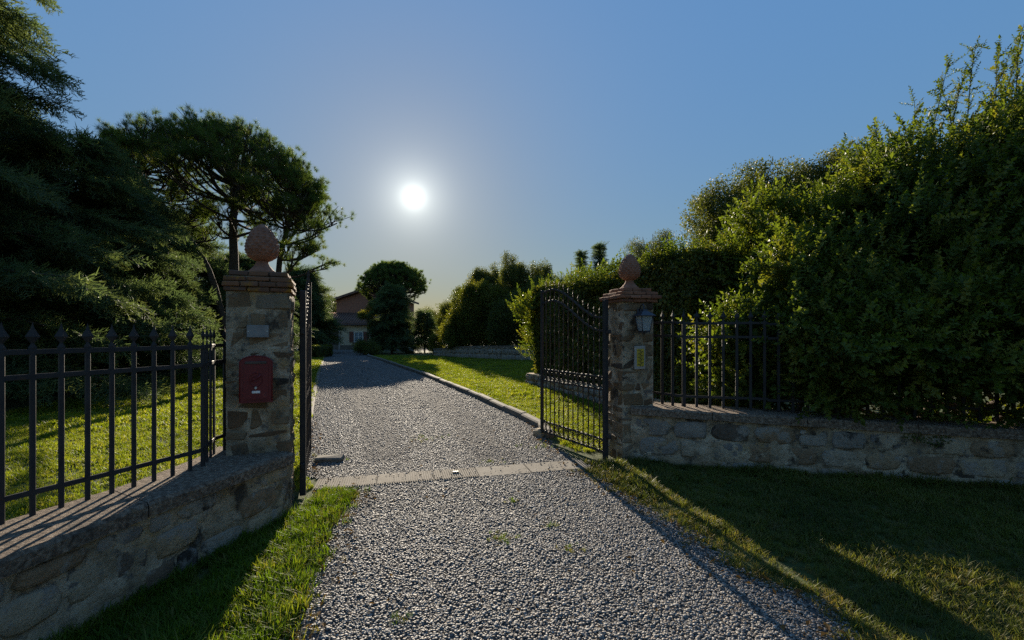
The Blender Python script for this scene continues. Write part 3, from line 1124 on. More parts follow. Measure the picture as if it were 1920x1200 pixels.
ring = MB().tube([(0.058 * math.cos(a), -0.092, 0.20 + 0.058 * math.sin(a)) for a in np.linspace(0, 2 * PI, 25)], 0.005, 5, False)
ring.build('emblem_ring', 'mailred', door)
hb = MB().tube([(-0.045, -0.094, 0.185), (-0.015, -0.094, 0.20), (0.02, -0.094, 0.215), (0.042, -0.094, 0.24)], [0.004, 0.006, 0.008, 0.014], 6)
hb.tube([(0.03 * math.cos(a) - 0.005, -0.094, 0.205 + 0.025 * math.sin(a)) for a in np.linspace(0, 2 * PI, 15)], 0.004, 5, False)
hb.build('post_horn', 'mailred', door)
MB().box((0, -0.092, 0.345), (0.19, 0.012, 0.022), 0, 0.003).build('letter_slot', 'darkwood', t)
MB().prism([(0.011 * math.cos(a), 0.128 + 0.011 * math.sin(a)) for a in np.linspace(0, 2 * PI, 12, endpoint=False)], -0.099, -0.09).build('lock', 'steel', door)
MB().box((0.002, -0.095, 0.092), (0.072, 0.006, 0.020), 0, 0.001).build('name_label', 'paper', door)
# pale plaque above it
px_, py_ = on_pillar(LP0, LPW * 0.50, -0.022)
t = thing('plaque', 'small blank pale stone plaque above the red mailbox', 'plaque', (px_, py_, 1.565), RZL)
MB().box((0, -0.004, 0.052), (0.165, 0.022, 0.104), 0, 0.003, 0.001).build('slab', 'marble', t)
for sx in (-1, 1):
    MB().prism([(sx * 0.07 + 0.005 * math.cos(a), 0.052 + 0.005 * math.sin(a)) for a in np.linspace(0, 2 * PI, 8, endpoint=False)], -0.019, -0.014).build('screw', 'steel', t)

# lantern on the right pillar
lx, ly = on_pillar(RP0, RPW * 0.50, -0.012)
t = thing('wall_lantern', 'blue-black lantern with pitched metal roof on the right gate pillar', 'lantern', (lx, ly, 1.61), RZ)
t.scale = (0.9, 0.9, 0.9)
MB().box((0, -0.004, 0.21), (0.07, 0.014, 0.24), 0, 0.004).build('back_plate', 'lampmetal', t)
br = MB().tube([(0, -0.008, 0.30), (0, -0.05, 0.37), (0, -0.10, 0.385), (0, -0.125, 0.36), (0, -0.13, 0.335)], 0.008, 6)
br.build('bracket', 'lampmetal', t)
cy = -0.13
def frus(mb, h0, h1, z0, z1):
    V = [(sx * h0, cy + sy * h0, z0) for sx, sy in ((-1, -1), (1, -1), (1, 1), (-1, 1))] + [(sx * h1, cy + sy * h1, z1) for sx, sy in ((-1, -1), (1, -1), (1, 1), (-1, 1))]
    mb.add(V, [(3, 2, 1, 0), (4, 5, 6, 7)] + [(i, (i + 1) % 4, (i + 1) % 4 + 4, i + 4) for i in range(4)])
    return mb
roof = MB(); frus(roof, 0.112, 0.112, 0.222, 0.232); frus(roof, 0.108, 0.035, 0.232, 0.290); frus(roof, 0.035, 0.030, 0.290, 0.312)
roof.tube([(0, cy, 0.312), (0, cy, 0.345)], [0.016, 0.006], 8)
roof.build('roof', 'lampmetal', t)
base = MB(); frus(base, 0.055, 0.062, 0.0, 0.022); base.tube([(0, cy, -0.03), (0, cy, 0.0)], [0.008, 0.02], 8)
base.build('base', 'lampmetal', t)
for sx, sy in ((-1, -1), (1, -1), (1, 1), (-1, 1)):
    MB().tube([(sx * 0.057, cy + sy * 0.057, 0.02), (sx * 0.084, cy + sy * 0.084, 0.224)], 0.006, 4).build('corner_bar', 'lampmetal', t)
for ax in range(4):
    c, s_ = math.cos(ax * PI / 2), math.sin(ax * PI / 2)
    V = [(-0.053, -0.0555, 0.024), (0.053, -0.0555, 0.024), (0.078, -0.081, 0.221), (-0.078, -0.081, 0.221)]
    V += [(x, y + 0.003, z) for x, y, z in V]
    V = [(x * c - y * s_, cy + x * s_ + y * c, z) for x, y, z in V]
    MB().add(V, [(0, 1, 2, 3), (7, 6, 5, 4), (0, 4, 5, 1), (1, 5, 6, 2), (2, 6, 7, 3), (3, 7, 4, 0)]).build('glass_pane', 'lampglass', t)
MB().lathe([(0.014, 0.02), (0.016, 0.06), (0.02, 0.065), (0.026, 0.085), (0.024, 0.115), (0.01, 0.135)], 12, (0, cy, 0)).build('bulb', 'bulb', t)

# house number tile
nx, ny = on_pillar(RP0, RPW * 0.52, -0.016)
t = thing('house_number_tile', 'yellow patterned house tile in a white frame below the lantern', 'tile', (nx, ny, 1.155), RZ)
MB().box((0, -0.003, 0.145), (0.155, 0.020, 0.29), 0, 0.006, 0.004).build('frame', 'tilewhite', t)
tl = MB().box((0, -0.012, 0.145), (0.098, 0.014, 0.215), 0, 0.002).build('tile', 'tileyellow', t)
mk = MB()
for k in range(9):
    zz = 0.055 + 0.022 * k
    sx = 1 if k % 2 else -1
    mk.tube([(sx * 0.040, -0.0195, zz), (sx * 0.024, -0.0195, zz + 0.010), (sx * 0.010, -0.0195, zz + 0.004), (sx * 0.004, -0.0195, zz - 0.006), (sx * 0.014, -0.0195, zz - 0.010)], [0.002, 0.004, 0.0045, 0.004, 0.002], 5)
mk.tube([(0.0, -0.0195, 0.05 + 0.012 * i) if i % 2 else (0.006, -0.0195, 0.05 + 0.012 * i) for i in range(17)], 0.0028, 5)
mk.build('ornament', 'tiledark', tl)


# ------------------------------------------------------------------ iron fences
def twist_bar(a, b, w, n=None, m=None, bow=None):
    L = (Vector(b) - Vector(a)).length
    n = n or int(L / 0.025)
    path = [Vector(a).lerp(Vector(b), i / n) for i in range(n + 1)]
    return MB().tube(path, w * 0.62, 4, True, False, 0.45)


def spear(mb, x, y, z, k=1.0, rz=0.0):
    ca, sa = math.cos(rz), math.sin(rz)
    prof = [(0.016, 0.0), (0.018, 0.012), (0.008, 0.030), (0.007, 0.036), (0.030, 0.068), (0.010, 0.105), (0.004, 0.125), (0.0015, 0.140)]
    V, F = [], []
    for r, h in prof:
        r *= k; h *= k
        for cx, cy_ in ((r, 0), (0, r * .45), (-r, 0), (0, -r * .45)):
            V.append((x + cx * ca - cy_ * sa, y + cx * sa + cy_ * ca, z + h))
    for i in range(len(prof) - 1):
        for q in range(4):
            a, b = i * 4 + q, i * 4 + (q + 1) % 4
            F.append((a, b, b + 4, a + 4))
    return mb.add(V, F)


def fence(label, pts, zb, ztop, zr, step, posts=(), pw=0.025):
    t = thing('iron_fence', label, 'fence', (pts[0][0], pts[0][1], zb(0.0)))
    o = Vector(t.location)
    P = [Vector((p[0], p[1], 0)) for p in pts]
    cum = [0.0]
    for i in range(1, len(P)):
        cum.append(cum[-1] + (P[i] - P[i - 1]).length)
    def at(s_):
        for i in range(1, len(P)):
            if s_ <= cum[i] + 1e-6:
                return P[i - 1].lerp(P[i], (s_ - cum[i - 1]) / (cum[i] - cum[i - 1])), math.atan2((P[i] - P[i - 1]).y, (P[i] - P[i - 1]).x)
        return P[-1], 0
    for z in zr:
        for i in range(1, len(P)):
            a, b = P[i - 1], P[i]
            d = b - a
            m_ = (a + b) / 2
            MB().box((m_.x - o.x, m_.y - o.y, z((cum[i] + cum[i - 1]) / 2) - o.z), (d.length + 0.01, 0.014, 0.030), math.atan2(d.y, d.x), 0.002).build('rail', 'iron', t)
    s_ = step * 0.5
    while s_ < cum[-1] - 0.02:
        p, a = at(s_)
        post = any(abs(s_ - q) < step * 0.5 for q in posts)
        w = pw * (1.45 if post else 1.0)
        b0, b1 = zb(s_) - 0.005, ztop(s_) - 0.14
        pk = MB().box((p.x - o.x, p.y - o.y, (b0 + b1) / 2 - o.z), (w, w * 0.72, b1 - b0), a, 0.003).build('picket', 'iron', t)
        spear(MB(), p.x - o.x, p.y - o.y, b1 - o.z, 1.12, a).build('spearhead', 'iron', pk)
        s_ += step
    return t


fence('dark iron fence with spear tips on the curved left wall',
      [(-3.34, 1.12), (-3.02, 1.76), (-2.86, 2.16), (-2.72, 2.56), (-2.56, 2.98), (-2.385, 3.50), (-2.55, 3.90), (-2.525, 4.06)],
      lambda s: 0.57, lambda s: 1.645, [lambda s: 1.495, lambda s: 1.355, lambda s: 0.70], 0.127, posts=(2.565,))


def rzb(s):
    return float(np.interp(s, [0, 0.6, 7], [0.70, 0.685, 0.595]))


fence('dark iron fence half swallowed by the big bush on the right wall',
      [(1.80, 6.05), (2.06, 5.70), (2.16, 5.72), (3.08, 5.48), (4.28, 5.18), (5.3, 4.95), (6.9, 4.64), (8.0, 4.47)],
      rzb, lambda s: rzb(s) + 1.19, [lambda s: rzb(s) + 1.045, lambda s: rzb(s) + 0.875, lambda s: rzb(s) + 0.13], 0.153, posts=(0.46,), pw=0.032)


# ------------------------------------------------------------------ gate leaves
def gate_leaf(label, hinge, end, L, side):
    d = Vector((end[0] - hinge[0], end[1] - hinge[1], 0))
    t = thing('gate_leaf', label, 'gate', (hinge[0], hinge[1], 0), math.atan2(d.y, d.x), 'the two leaves of the iron gate')
    def top(u):
        k = min(1, max(0, (u / L - 0.04) / 0.78))
        k = k * k * (3 - 2 * k)
        return 1.80 + 0.45 * k - 0.03 * max(0, u / L - 0.85) / 0.15
    MB().box((0.0, 0, 1.02), (0.055, 0.055, 2.0), 0, 0.004).build('hinge_stile', 'iron', t)
    MB().box((L, 0, (top(L) + 0.06) / 2 + 0.03), (0.042, 0.042, top(L) - 0.04), 0, 0.004).build('free_stile', 'iron', t)
    for z, w in ((1.05, 0.028), (0.89, 0.028), (0.262, 0.028), (0.11, 0.032)):
        twist_bar((0.02, 0, z), (L - 0.02, 0, z), w).build('rail', 'rustiron', t)
    for off in (0.0, -0.165):
        n = 60
        MB().tube([(0.02 + (L - 0.04) * i / n, 0, top(0.02 + (L - 0.04) * i / n) + off) for i in range(n + 1)], 0.018, 4, True, False, 0.45).build('curved_rail', 'rustiron', t)
    nb = 12
    for i in range(nb):
        u = L * (i + 1) / (nb + 1)
        tp = top(u) + 0.055
        b = MB().tube([(u, 0, 0.10 + (tp - 0.10) * k / 40) for k in range(41)], 0.0095, 4, True, False, 0.35).build('bar', 'rustiron', t)
        spear(MB(), u, 0, tp, 0.6).build('spearhead', 'rustiron', b)
    for row, z, r in ((0, 0.97, 0.050), (1, 0.186, 0.052)):
        for i in range(nb + 1):
            u = L * (i + 0.5) / (nb + 1)
            mb = MB()
            mb.tube([(u + r * math.cos(a), 0.0, z + r * math.sin(a)) for a in np.linspace(0, 2 * PI, 17)], 0.007, 4, False)
            mb.tube([(u + 0.03 * math.cos(a), 0.0, z + 0.03 * math.sin(a)) for a in np.linspace(0.6, 5.2, 12)], 0.005, 4)
            mb.build('scroll_ring', 'rustiron', t)
    for z in (0.32, 1.62):
        MB().box((-0.05 , 0, z), (0.09, 0.03, 0.05), 0, 0.005).build('hinge', 'iron', t)
    return t


gate_leaf('open wrought iron gate leaf seen edge-on beside the left pillar', (-2.045, 4.45), (-2.60, 5.85), 1.50, 1)
gate_leaf('open wrought iron gate leaf with curved top beside the right pillar', (1.17, 5.70), (0.47, 6.96), 1.46, -1)

# gate stop: stone lying by the left leaf
tag(MB().box((-2.27, 5.66, 0.035), (0.34, 0.13, 0.075), 0.1, 0.018, 0.012).build('gate_stop', 'concrete'), 'small stone block lying at the foot of the left gate leaf', 'gate stop')
tag(MB().box((0.44, 7.06, 0.055), (0.17, 0.16, 0.13), 0.5, 0.05, 0.02).build('kerb_end_boulder', 'stone'), 'small grey boulder at the near end of the kerb', 'boulder')


# ------------------------------------------------------------------ plants
def points_in(blobs, n, shell=0.55, lump=0.35, gap=0.0, gscale=0.9, clump=0.0):
    """points in the outer part of a union of ellipsoids, with lumps and gaps; also outward directions"""
    B = np.array(blobs, dtype=float)
    vol = (B[:, 3] * B[:, 4] * B[:, 5]) ** (2 / 3)
    P, D = [], []
    cnt = (n * 1.6 * vol / vol.sum()).astype(int) + 1
    for b, c in zip(B, cnt):
        v = RNG.normal(size=(c, 3)); v /= np.linalg.norm(v, axis=1, keepdims=True)
        r = (shell ** 2 + (1 - shell ** 2) * RNG.random(c)) ** 0.5
        q = b[:3] + v * b[3:6]
        r = r * (1 - lump / 2 + lump * vnoise(q, 1.3)) * (1 - lump / 3 + lump * 0.66 * vnoise(q, 3.3, 7))
        P.append(b[:3] + v * b[3:6] * r[:, None])
        D.append(v / b[3:6])
    P, D = np.concatenate(P), np.concatenate(D)
    D /= np.linalg.norm(D, axis=1, keepdims=True)
    keep = P[:, 2] > 0.05
    inside = np.full(len(P), 9.0)
    for b in B:
        inside = np.minimum(inside, np.linalg.norm((P - b[:3]) / b[3:6], axis=1))
    keep &= inside > shell * 0.80
    if gap:
        keep &= vnoise(P, gscale, 13) > gap
    if clump:
        # leaves gather into sprays: an outer skin broken up at the scale of a branch end
        nn_ = vnoise(P, 2.6, 21) * 0.65 + vnoise(P, 5.5, 33) * 0.35
        keep &= (nn_ > clump) | (inside < shell + 0.10)
    P, D = P[keep], D[keep]
    if len(P) > n:
        k = RNG.permutation(len(P))[:n]
        P, D = P[k], D[k]
    return P, D


def limb(mb, a, b, r0, r1, sag=0.0, wob=0.1, n=7, sides=6):
    a, b = Vector(a), Vector(b)
    L = (b - a).length
    path, rr = [], []
    w1, w2 = rv(wob * L * 0.3), rv(wob * L * 0.2)
    for i in range(n + 1):
        t = i / n
        p = a.lerp(b, t) + w1 * math.sin(PI * t) * 0.5 + w2 * math.sin(2 * PI * t) * 0.5
        p.z += -sag * L * math.sin(PI * t)
        path.append(p); rr.append(r0 + (r1 - r0) * t)
    mb.tube(path, rr, sides)
    return path


def rag(blobs, k=7, r0=0.26, r1=0.46, tall=1.0):
    out = [(b[0], b[1], b[2], b[3] * 0.86, b[4] * 0.86, b[5] * 0.86) for b in blobs]
    for b in blobs:
        for _ in range(k):
            v = rv().normalized()
            v.z = abs(v.z) * 1.1 - 0.15
            f = random.uniform(0.72, 0.98)
            m = random.uniform(r0, r1)
            out.append((b[0] + v.x * b[3] * f, b[1] + v.y * b[4] * f, b[2] + v.z * b[5] * f, b[3] * m, b[4] * m, b[5] * m * tall * random.uniform(0.9, 1.5)))
    return out


def broadleaf(name, label, cat, x, y, blobs, n, sources, smin, smax, trunk_r=0.15, shell=0.5, lump=0.4, gap=0.0, up=0.3, group=None, gscale=0.9):
    pointed = group == 'trees at the end of the lawn'
    t = thing(name, label, cat, (x, y, 0), 0, group)
    mb = MB()
    top = max(b[2] for b in blobs)
    fork = min(1.6, top * 0.35)
    limb(mb, (0, 0, -0.05), (0, 0, fork), trunk_r, trunk_r * 0.8)
    for b in blobs:
        c = Vector((b[0] - x, b[1] - y, b[2]))
        p = limb(mb, (0, 0, fork * random.uniform(0.6, 1)), c, trunk_r * 0.55, trunk_r * 0.25)
        for _ in range(5):
            v = rv().normalized(); v.z = abs(v.z)
            limb(mb, p[random.randint(4, 7)], c + Vector((v.x * b[3], v.y * b[4], v.z * b[5])) * 0.85, trunk_r * 0.22, 0.008, 0, 0.1, 5, 5)
    mb.build('trunk', 'bark', t)
    P, D = points_in(rag(blobs, 12, 0.13, 0.30, 1.9) if pointed else rag(blobs), int(n * 1.15), shell * 0.8, lump, gap, gscale)
    P = P - np.array([[x, y, 0]])
    D = D + np.array([[0, 0, up]]) + RNG.normal(size=D.shape) * 0.35
    scatter('crown', P, eulers(D, RNG.uniform(0, 2 * PI, len(P))), RNG.uniform(smin, smax, len(P)), sources, t)
    return t


def conifer(label, x, y, h, r, nb=150, per=26, low=0.7, size=1.0, power=0.75, lean=0.0, sources=None, group=None, upt=0.15):
    t = thing('conifer_tree', label, 'tree', (x, y, 0), 0, group)
    mb = MB()
    mb.tube([(lean * h * k / 8 * k / 8, 0, h * k / 8 - 0.05) for k in range(9)], [max(0.02, (0.022 * h) * (1 - k / 8.3)) for k in range(9)], 8)
    P, D = [], []
    for i in range(nb):
        tt = (i + random.random()) / nb
        z = low + (h - low) * tt ** 0.9
        L = r * ((1 - tt) ** power * 0.95 + 0.06) * random.uniform(0.65, 1.15)
        az = i * 2.39996 + random.uniform(-0.5, 0.5)
        ca, sa = math.cos(az), math.sin(az)
        el = random.uniform(-0.05, 0.35) + upt * tt
        tip = Vector((ca * L, sa * L, z + L * (el - 0.15)))
        base = Vector((lean * h * (z / h) ** 2, 0, z))
        tip.x += base.x
        n = 7
        path = []
        for k in range(n + 1):
            u = k / n
            p = base.lerp(tip, u)
            p.z += L * (0.20 * math.sin(PI * u) - 0.04 * u) + (0.10 * L * (u - 0.75) / 0.25 if u > 0.75 else 0)
            path.append(p)
        rad = 0.012 + 0.010 * L
        mb.tube(path, [rad * (1 - 0.85 * k / n) for k in range(n + 1)], 4, False)
        q = max(8, int(per * (0.35 + 0.65 * L / r)))
        for k in range(q):
            u = 0.18 + 0.82 * (k + random.random()) / q
            i0 = min(n - 1, int(u * n)); f = u * n - i0
            p = path[i0].lerp(path[i0 + 1], f)
            tang = (path[i0 + 1] - path[i0]).normalized()
            sd = Vector((-sa, ca, 0)) * random.choice((-1, 1))
            d = tang * random.uniform(0.5, 1.2) + sd * random.uniform(0.2, 1.0) + Vector((0, 0, random.uniform(-0.45, 0.20)))
            P.append(p + Vector((random.gauss(0, .07), random.gauss(0, .07), random.gauss(0, .03)))); D.append(d)
    mb.build('trunk', 'bark', t)
    P = np.array([tuple(p) for p in P]); D = np.array([tuple(d) for d in D])
    scatter('crown', P, eulers(D, RNG.normal(0, 0.6, len(P))), RNG.uniform(0.7, 1.25, len(P)) * size, sources or SPRAY, t)
    return t


def stone_pine(label, x, y, stems, targets, spread, tufts, sources, size, trunk_r, group=None, dens=11):
    """stems: list of polylines (x,y,z offsets); targets: list of (x,y,z,r) clumps fed from the end of the nearest stem"""
    t = thing('umbrella_pine', label, 'tree', (x, y, 0), 0, group)
    mb = MB()
    tips = []
    for k, (st, r) in enumerate(stems):
        path, _ = resample(st, 12)
        mb.tube([tuple(p) for p in path], [r * (1 - 0.55 * i / 11) for i in range(12)], 8)
        tips.append((path, r))
    P, D = [], []
    for (tx, ty, tz, tr) in targets:
        T = Vector((tx, ty, tz))
        best = None
        for path, r in tips:
            for i in range(4, 12):
                p = Vector(path[i])
                dd = (T - p)
                c = dd.length + max(0, (p.z - T.z + 0.6)) * 2.0 + (11 - i) * 0.12
                if best is None or c < best[0]:
                    best = (c, p, r * (1 - 0.55 * i / 11))
        p = best[1]
        pa = limb(mb, p, T - Vector((0, 0, tr * 0.5)), best[2] * 0.42, 0.025, 0.07, 0.10, 9, 6)
        nb = max(4, int(tr * dens))
        for _ in range(nb):
            v = Vector((random.gauss(0, 1), random.gauss(0, 1), random.uniform(0.0, 0.9)))
            v = v.normalized() * tr * random.uniform(0.55, 1.0)
            v.z *= spread
            s0 = pa[random.randint(5, 9)]
            e = T + v
            br = limb(mb, s0, e, 0.024, 0.008, -0.04, 0.14, 5, 4)
            m_ = int(tufts * random.uniform(0.7, 1.3))
            for q in range(m_):
                u = random.uniform(0.35, 1.0) ** 0.7
                i0 = min(4, int(u * 5))
                b = br[i0].lerp(br[i0 + 1], u * 5 - i0) + rv(0.13 * tr + 0.05)
                P.append(b)
                D.append(Vector((v.x * 0.5, v.y * 0.5, tr * 0.9)) + rv(0.35 * tr))
    mb.build('trunk', 'bark', t)
    P = np.array([tuple(p) for p in P]); D = np.array([tuple(d) for d in D])
    scatter('crown', P, eulers(D, RNG.uniform(0, 6.28, len(P))), RNG.uniform(0.7, 1.2, len(P)) * size, sources, t)
    return t


# --- row of tall conifers on the left
conifer('tallest dark conifer at the left edge, cut off by the frame', -12.0, 8.6, 14.5, 3.6, 130, 52, 0.12, 1.0, 0.72)
conifer('dark conifer just right of the tallest one at the left edge', -11.6, 12.0, 6.6, 3.0, 95, 46, 0.12, 1.0, 0.55)
conifer('dark conifer third from the left edge, behind the fence', -12.8, 15.0, 6.2, 3.0, 95, 44, 0.12, 1.05, 0.55)
conifer('dark conifer fourth from the left edge, left of the umbrella pine', -15.3, 20.5, 6.9, 3.2, 95, 42, 0.12, 1.15, 0.55)
conifer('low dark conifer behind the left pillar, under the umbrella pine', -14.6, 24.5, 5.6, 2.8, 120, 28, 0.12, 1.2, 0.55)
conifer('dark conifer filling the gap at the far left behind the fence', -15.4, 13.0, 8.5, 3.6, 120, 28, 0.12, 1.2, 0.6)
conifer('dark conifer between the left gate leaf and the house', -17.0, 36.5, 6.6, 2.7, 150, 28, 0.4, 1.3, 0.55)

for (x, y, lab) in ((-13.5, 10.6, 'dark shrub under the tallest conifer behind the left fence'), (-15.2, 15.8, 'dark shrub under the row of conifers, middle one'), (-18.0, 19.5, 'dark shrub under the row of conifers, farthest from the fence'),
                    (-17.2, 28.0, 'dark shrub behind the left pillar at the end of the conifer row'), (-20.5, 36.0, 'dark shrub left of the house behind the gate leaf')):
    broadleaf('undergrowth_shrub', lab, 'shrub', x, y, [(x, y, 0.8, 1.7, 1.2, 1.2), (x - 2.4, y + 1.2, 1.0, 1.8, 1.2, 1.4), (x + 0.8, y + 1.6, 0.9, 1.4, 1.2, 1.2)], 700, CL_DARK, 0.8, 1.3, 0.06, 0.4, 0.3, group='shrubs under the conifers')

# --- big umbrella pine on the left
rs = random.getstate(); random.seed(5)
tg = []
def dome(x_, y_, rr, q):
    b = 6.6 - 0.22 * (x_ + 0.4) * (1 if x_ > 0 else 0.25)
    z_ = b + (9.75 - b) * math.sqrt(max(0, 1 - (rr * 0.985) ** 2)) + random.uniform(-0.2, 0.2)
    tg.append((x_, y_, z_, q))


for i in range(130):
    a = i * 2.39996
    rr = math.sqrt((i + 0.5) / 130)
    dome(rr * 4.05 * math.cos(a) - 0.45, rr * 3.6 * math.sin(a), rr, random.uniform(0.5, 0.72))
for i in range(60):
    a = i * 2 * PI / 60 + random.uniform(-.05, .05)
    rr = random.uniform(0.88, 0.995)
    dome(rr * 4.05 * math.cos(a) - 0.45, rr * 3.6 * math.sin(a), rr, random.uniform(0.4, 0.6))
for i in range(22):
    a = random.uniform(0, 2 * PI)
    rr = random.uniform(0.5, 0.98)
    tg.append((rr * 3.8 * math.cos(a), rr * 3.3 * math.sin(a), random.uniform(6.0, 8.4), random.uniform(0.35, 0.6)))
for i in range(18):
    tg.append((random.uniform(0.8, 3.9), random.uniform(-2.2, 2.2), random.uniform(5.0, 7.6), random.uniform(0.35, 0.55)))
for i in range(10):
    tg.append((random.uniform(-3.9, -0.2), random.uniform(-2.2, 2.2), random.uniform(6.3, 8.0), random.uniform(0.35, 0.55)))
tg += [(3.7, -0.4, 5.9, 0.8), (4.1, 0.5, 6.6, 0.8), (3.3, -1.0, 4.9, 0.75), (3.9, 0, 4.5, 0.55), (2.6, -0.5, 5.3, 0.7), (2.3, 0.5, 4.6, 0.6), (3.2, 0.6, 5.4, 0.7),
       (-1.4, -0.5, 6.3, 0.8), (-0.9, 0.3, 5.8, 0.7), (-0.4, -0.4, 6.4, 0.8)]
stone_pine('large umbrella pine with open branching crown, left of the sun', -11.4, 18.5,
           [([(0.15, 0, -0.05), (0.05, 0, 2.2), (0.1, 0, 4.4), (0.0, 0.1, 6.2), (0.2, 0, 7.6)], 0.26),
            ([(1.5, 0.5, -0.05), (1.65, 0.4, 2.5), (1.8, 0.3, 4.6), (2.2, 0.2, 6.0), (2.5, 0.1, 7.2)], 0.17),
            ([(0.0, -0.3, 1.5), (-0.6, -0.4, 4.0), (-1.6, -0.5, 5.7), (-2.7, -0.6, 7.0), (-3.4, -0.6, 7.9)], 0.13)],
           tg, 0.6, 5.4, NEEDLE, 0.82, 0.26, None, 9.5)
# --- rounder umbrella pine by the house
tg = []
for i in range(150):
    a = i * 2.39996
    rr = math.sqrt((i + 0.5) / 150)
    tg.append((rr * 2.9 * math.cos(a), rr * 2.9 * math.sin(a), 4.75 + 2.95 * math.sqrt(max(0, 1 - (rr * 0.985) ** 2)) + random.uniform(-.08, .08), random.uniform(0.40, 0.55)))
for i in range(16):
    a = random.uniform(0, 2 * PI)
    rr = random.uniform(0.45, 0.95)
    tg.append((rr * 2.9 * math.cos(a), rr * 2.9 * math.sin(a), random.uniform(4.3, 5.8), 0.42))
stone_pine('round-topped umbrella pine beside the house, below the sun', -10.4, 40.0,
           [([(0, 0, -0.05), (0.1, 0, 2.0), (0, 0, 4.0), (0.05, 0, 5.2)], 0.24)], tg, 0.7, 5.0, NEEDLE_F, 0.55, 0.24, None, 9)
random.setstate(rs)
conifer('broad dark conifer standing in front of the round umbrella pine', -9.5, 36.0, 5.2, 1.75, 120, 24, 0.2, 1.0, 0.45)
conifer('small dark conifer right of the broad one by the court', -7.3, 38.0, 3.4, 0.85, 60, 18, 0.3, 0.9, 0.5)
broadleaf('small_tree', 'small tree with yellowing leaves left of the broad conifer', 'tree', -11.6, 36.5, [(-11.5, 36.5, 3.0, 0.65, 0.7, 0.5), (-11.0, 36.5, 3.6, 0.55, 0.6, 0.5), (-11.1, 36.4, 2.1, 0.35, 0.4, 0.5)], 260, CL_YEL, 0.7, 1.0, 0.06, 0.3, 0.4, 0.35)
broadleaf('garden_shrub', 'small bright shrub at the far end of the lawn', 'shrub', -5.3, 34.0, [(-5.3, 34.0, 1.1, 0.7, 0.7, 0.8), (-5.6, 34, 0.5, 0.5, 0.5, 0.5), (-4.9, 33.8, 1.8, 0.45, 0.5, 0.5)], 240, CL_YEL, 0.7, 1.0, 0.04, 0.3, 0.4)
broadleaf('garden_shrub', 'round dark shrub at the right edge of the drive by the house', 'shrub', -10.6, 33.6, [(-10.7, 33.6, 0.5, 0.75, 0.7, 0.6), (-10.2, 33.4, 0.35, 0.6, 0.6, 0.45)], 260, CL_DARK, 0.6, 0.9, 0.04, 0.3, 0.3)

# --- trees at the end of the lawn on the right of the court
broadleaf('garden_tree', 'thin dark tree at the left end of the far tree group', 'tree', -4.2, 37.0, [(-4.6, 37, 3.4, 1.1, 1.2, 0.9), (-4.0, 37, 4.6, 0.9, 1.0, 0.7), (-5.2, 37, 2.4, 0.9, 0.9, 0.9), (-3.6, 37, 2.2, 1.0, 1.0, 1.2)], 650, CL_DARK, 0.6, 0.95, 0.12, 0.35, 0.5, 0.24, group='trees at the end of the lawn')
broadleaf('bamboo_clump', 'tall feathery bright green clump in front of the far trees', 'shrub', -2.6, 31.0, [(-2.2, 31, 0.9, 2.6, 0.7, 1.0), (-3.3, 31, 2.2, 1.1, 0.9, 2.0), (-2.0, 31, 2.5, 1.2, 1.0, 2.1), (-0.9, 30.6, 2.2, 1.0, 0.9, 2.0), (-2.9, 31, 4.0, 0.6, 0.6, 0.9), (-4.0, 31.2, 1.4, 0.8, 0.8, 1.3), (-1.4, 30.8, 3.8, 0.9, 0.8, 1.0)], 2300, CL_LAU, 0.7, 1.1, 0.10, 0.45, 0.45, 0.05, 0.9, 'trees at the end of the lawn')
broadleaf('garden_tree', 'dark tree rising behind the feathery green clump', 'tree', -1.9, 35.5, [(-2.6, 35.5, 5.2, 1.0, 1.2, 1.2), (-1.4, 35.5, 5.4, 1.0, 1.2, 1.1), (-1.8, 35.5, 3.4, 1.8, 1.3, 1.8), (-0.4, 35.3, 4.6, 1.2, 1.2, 1.2)], 1500, CL_DARK, 0.65, 1.0, 0.16, 0.4, 0.5, 0.12, group='trees at the end of the lawn')
broadleaf('garden_tree', 'taller twin-peaked dark tree beside the ivy hedge end', 'tree', 1.2, 31.0, [(0.0, 31, 5.6, 0.9, 1.1, 1.3), (0.9, 31, 5.0, 1.1, 1.1, 1.2), (2.0, 31, 5.2, 0.7, 0.9, 1.3), (2.0, 31, 4.2, 0.9, 0.9, 1.2), (0.8, 31, 3.2, 1.9, 1.3, 2.0), (2.6, 30.5, 3.6, 1.4, 1.2, 1.8)], 1900, CL_DARK, 0.6, 0.95, 0.16, 0.4, 0.5, 0.12, group='trees at the end of the lawn')
broadleaf('garden_tree', 'dark green bushy tree above the far retaining wall', 'tree', 0.4, 28.5, [(-0.4, 28.5, 2.0, 1.2, 0.9, 1.8), (0.9, 28.0, 2.5, 1.3, 0.9, 2.0), (2.0, 27.0, 2.5, 1.2, 0.9, 2.0), (0.2, 28.4, 1.2, 1.6, 0.8, 0.9)], 1500, CL_DARK, 0.6, 0.95, 0.12, 0.4, 0.4, 0.05, group='trees at the end of the lawn')
broadleaf('garden_tree', 'distant dark tree closing the view right of the small conifer', 'tree', -8.0, 60.0, [(-9.5, 60, 2.6, 2.6, 2, 2.2), (-5.5, 60, 3.0, 2.4, 2, 2.4), (-2.5, 60, 3.0, 2.4, 2, 2.6)], 1100, CL_DARK, 1.3, 1.9, 0.2, 0.4, 0.4, 0.1)
broadleaf('garden_tree', 'distant dark tree behind the house on the left', 'tree', -26.0, 56.0, [(-28, 56, 4.0, 4, 2, 3.6), (-22, 56, 3.0, 3, 2, 3.0), (-32, 54, 5, 4, 2, 4)], 1100, CL_DARK, 1.4, 2.0, 0.25, 0.4, 0.4, 0.1)

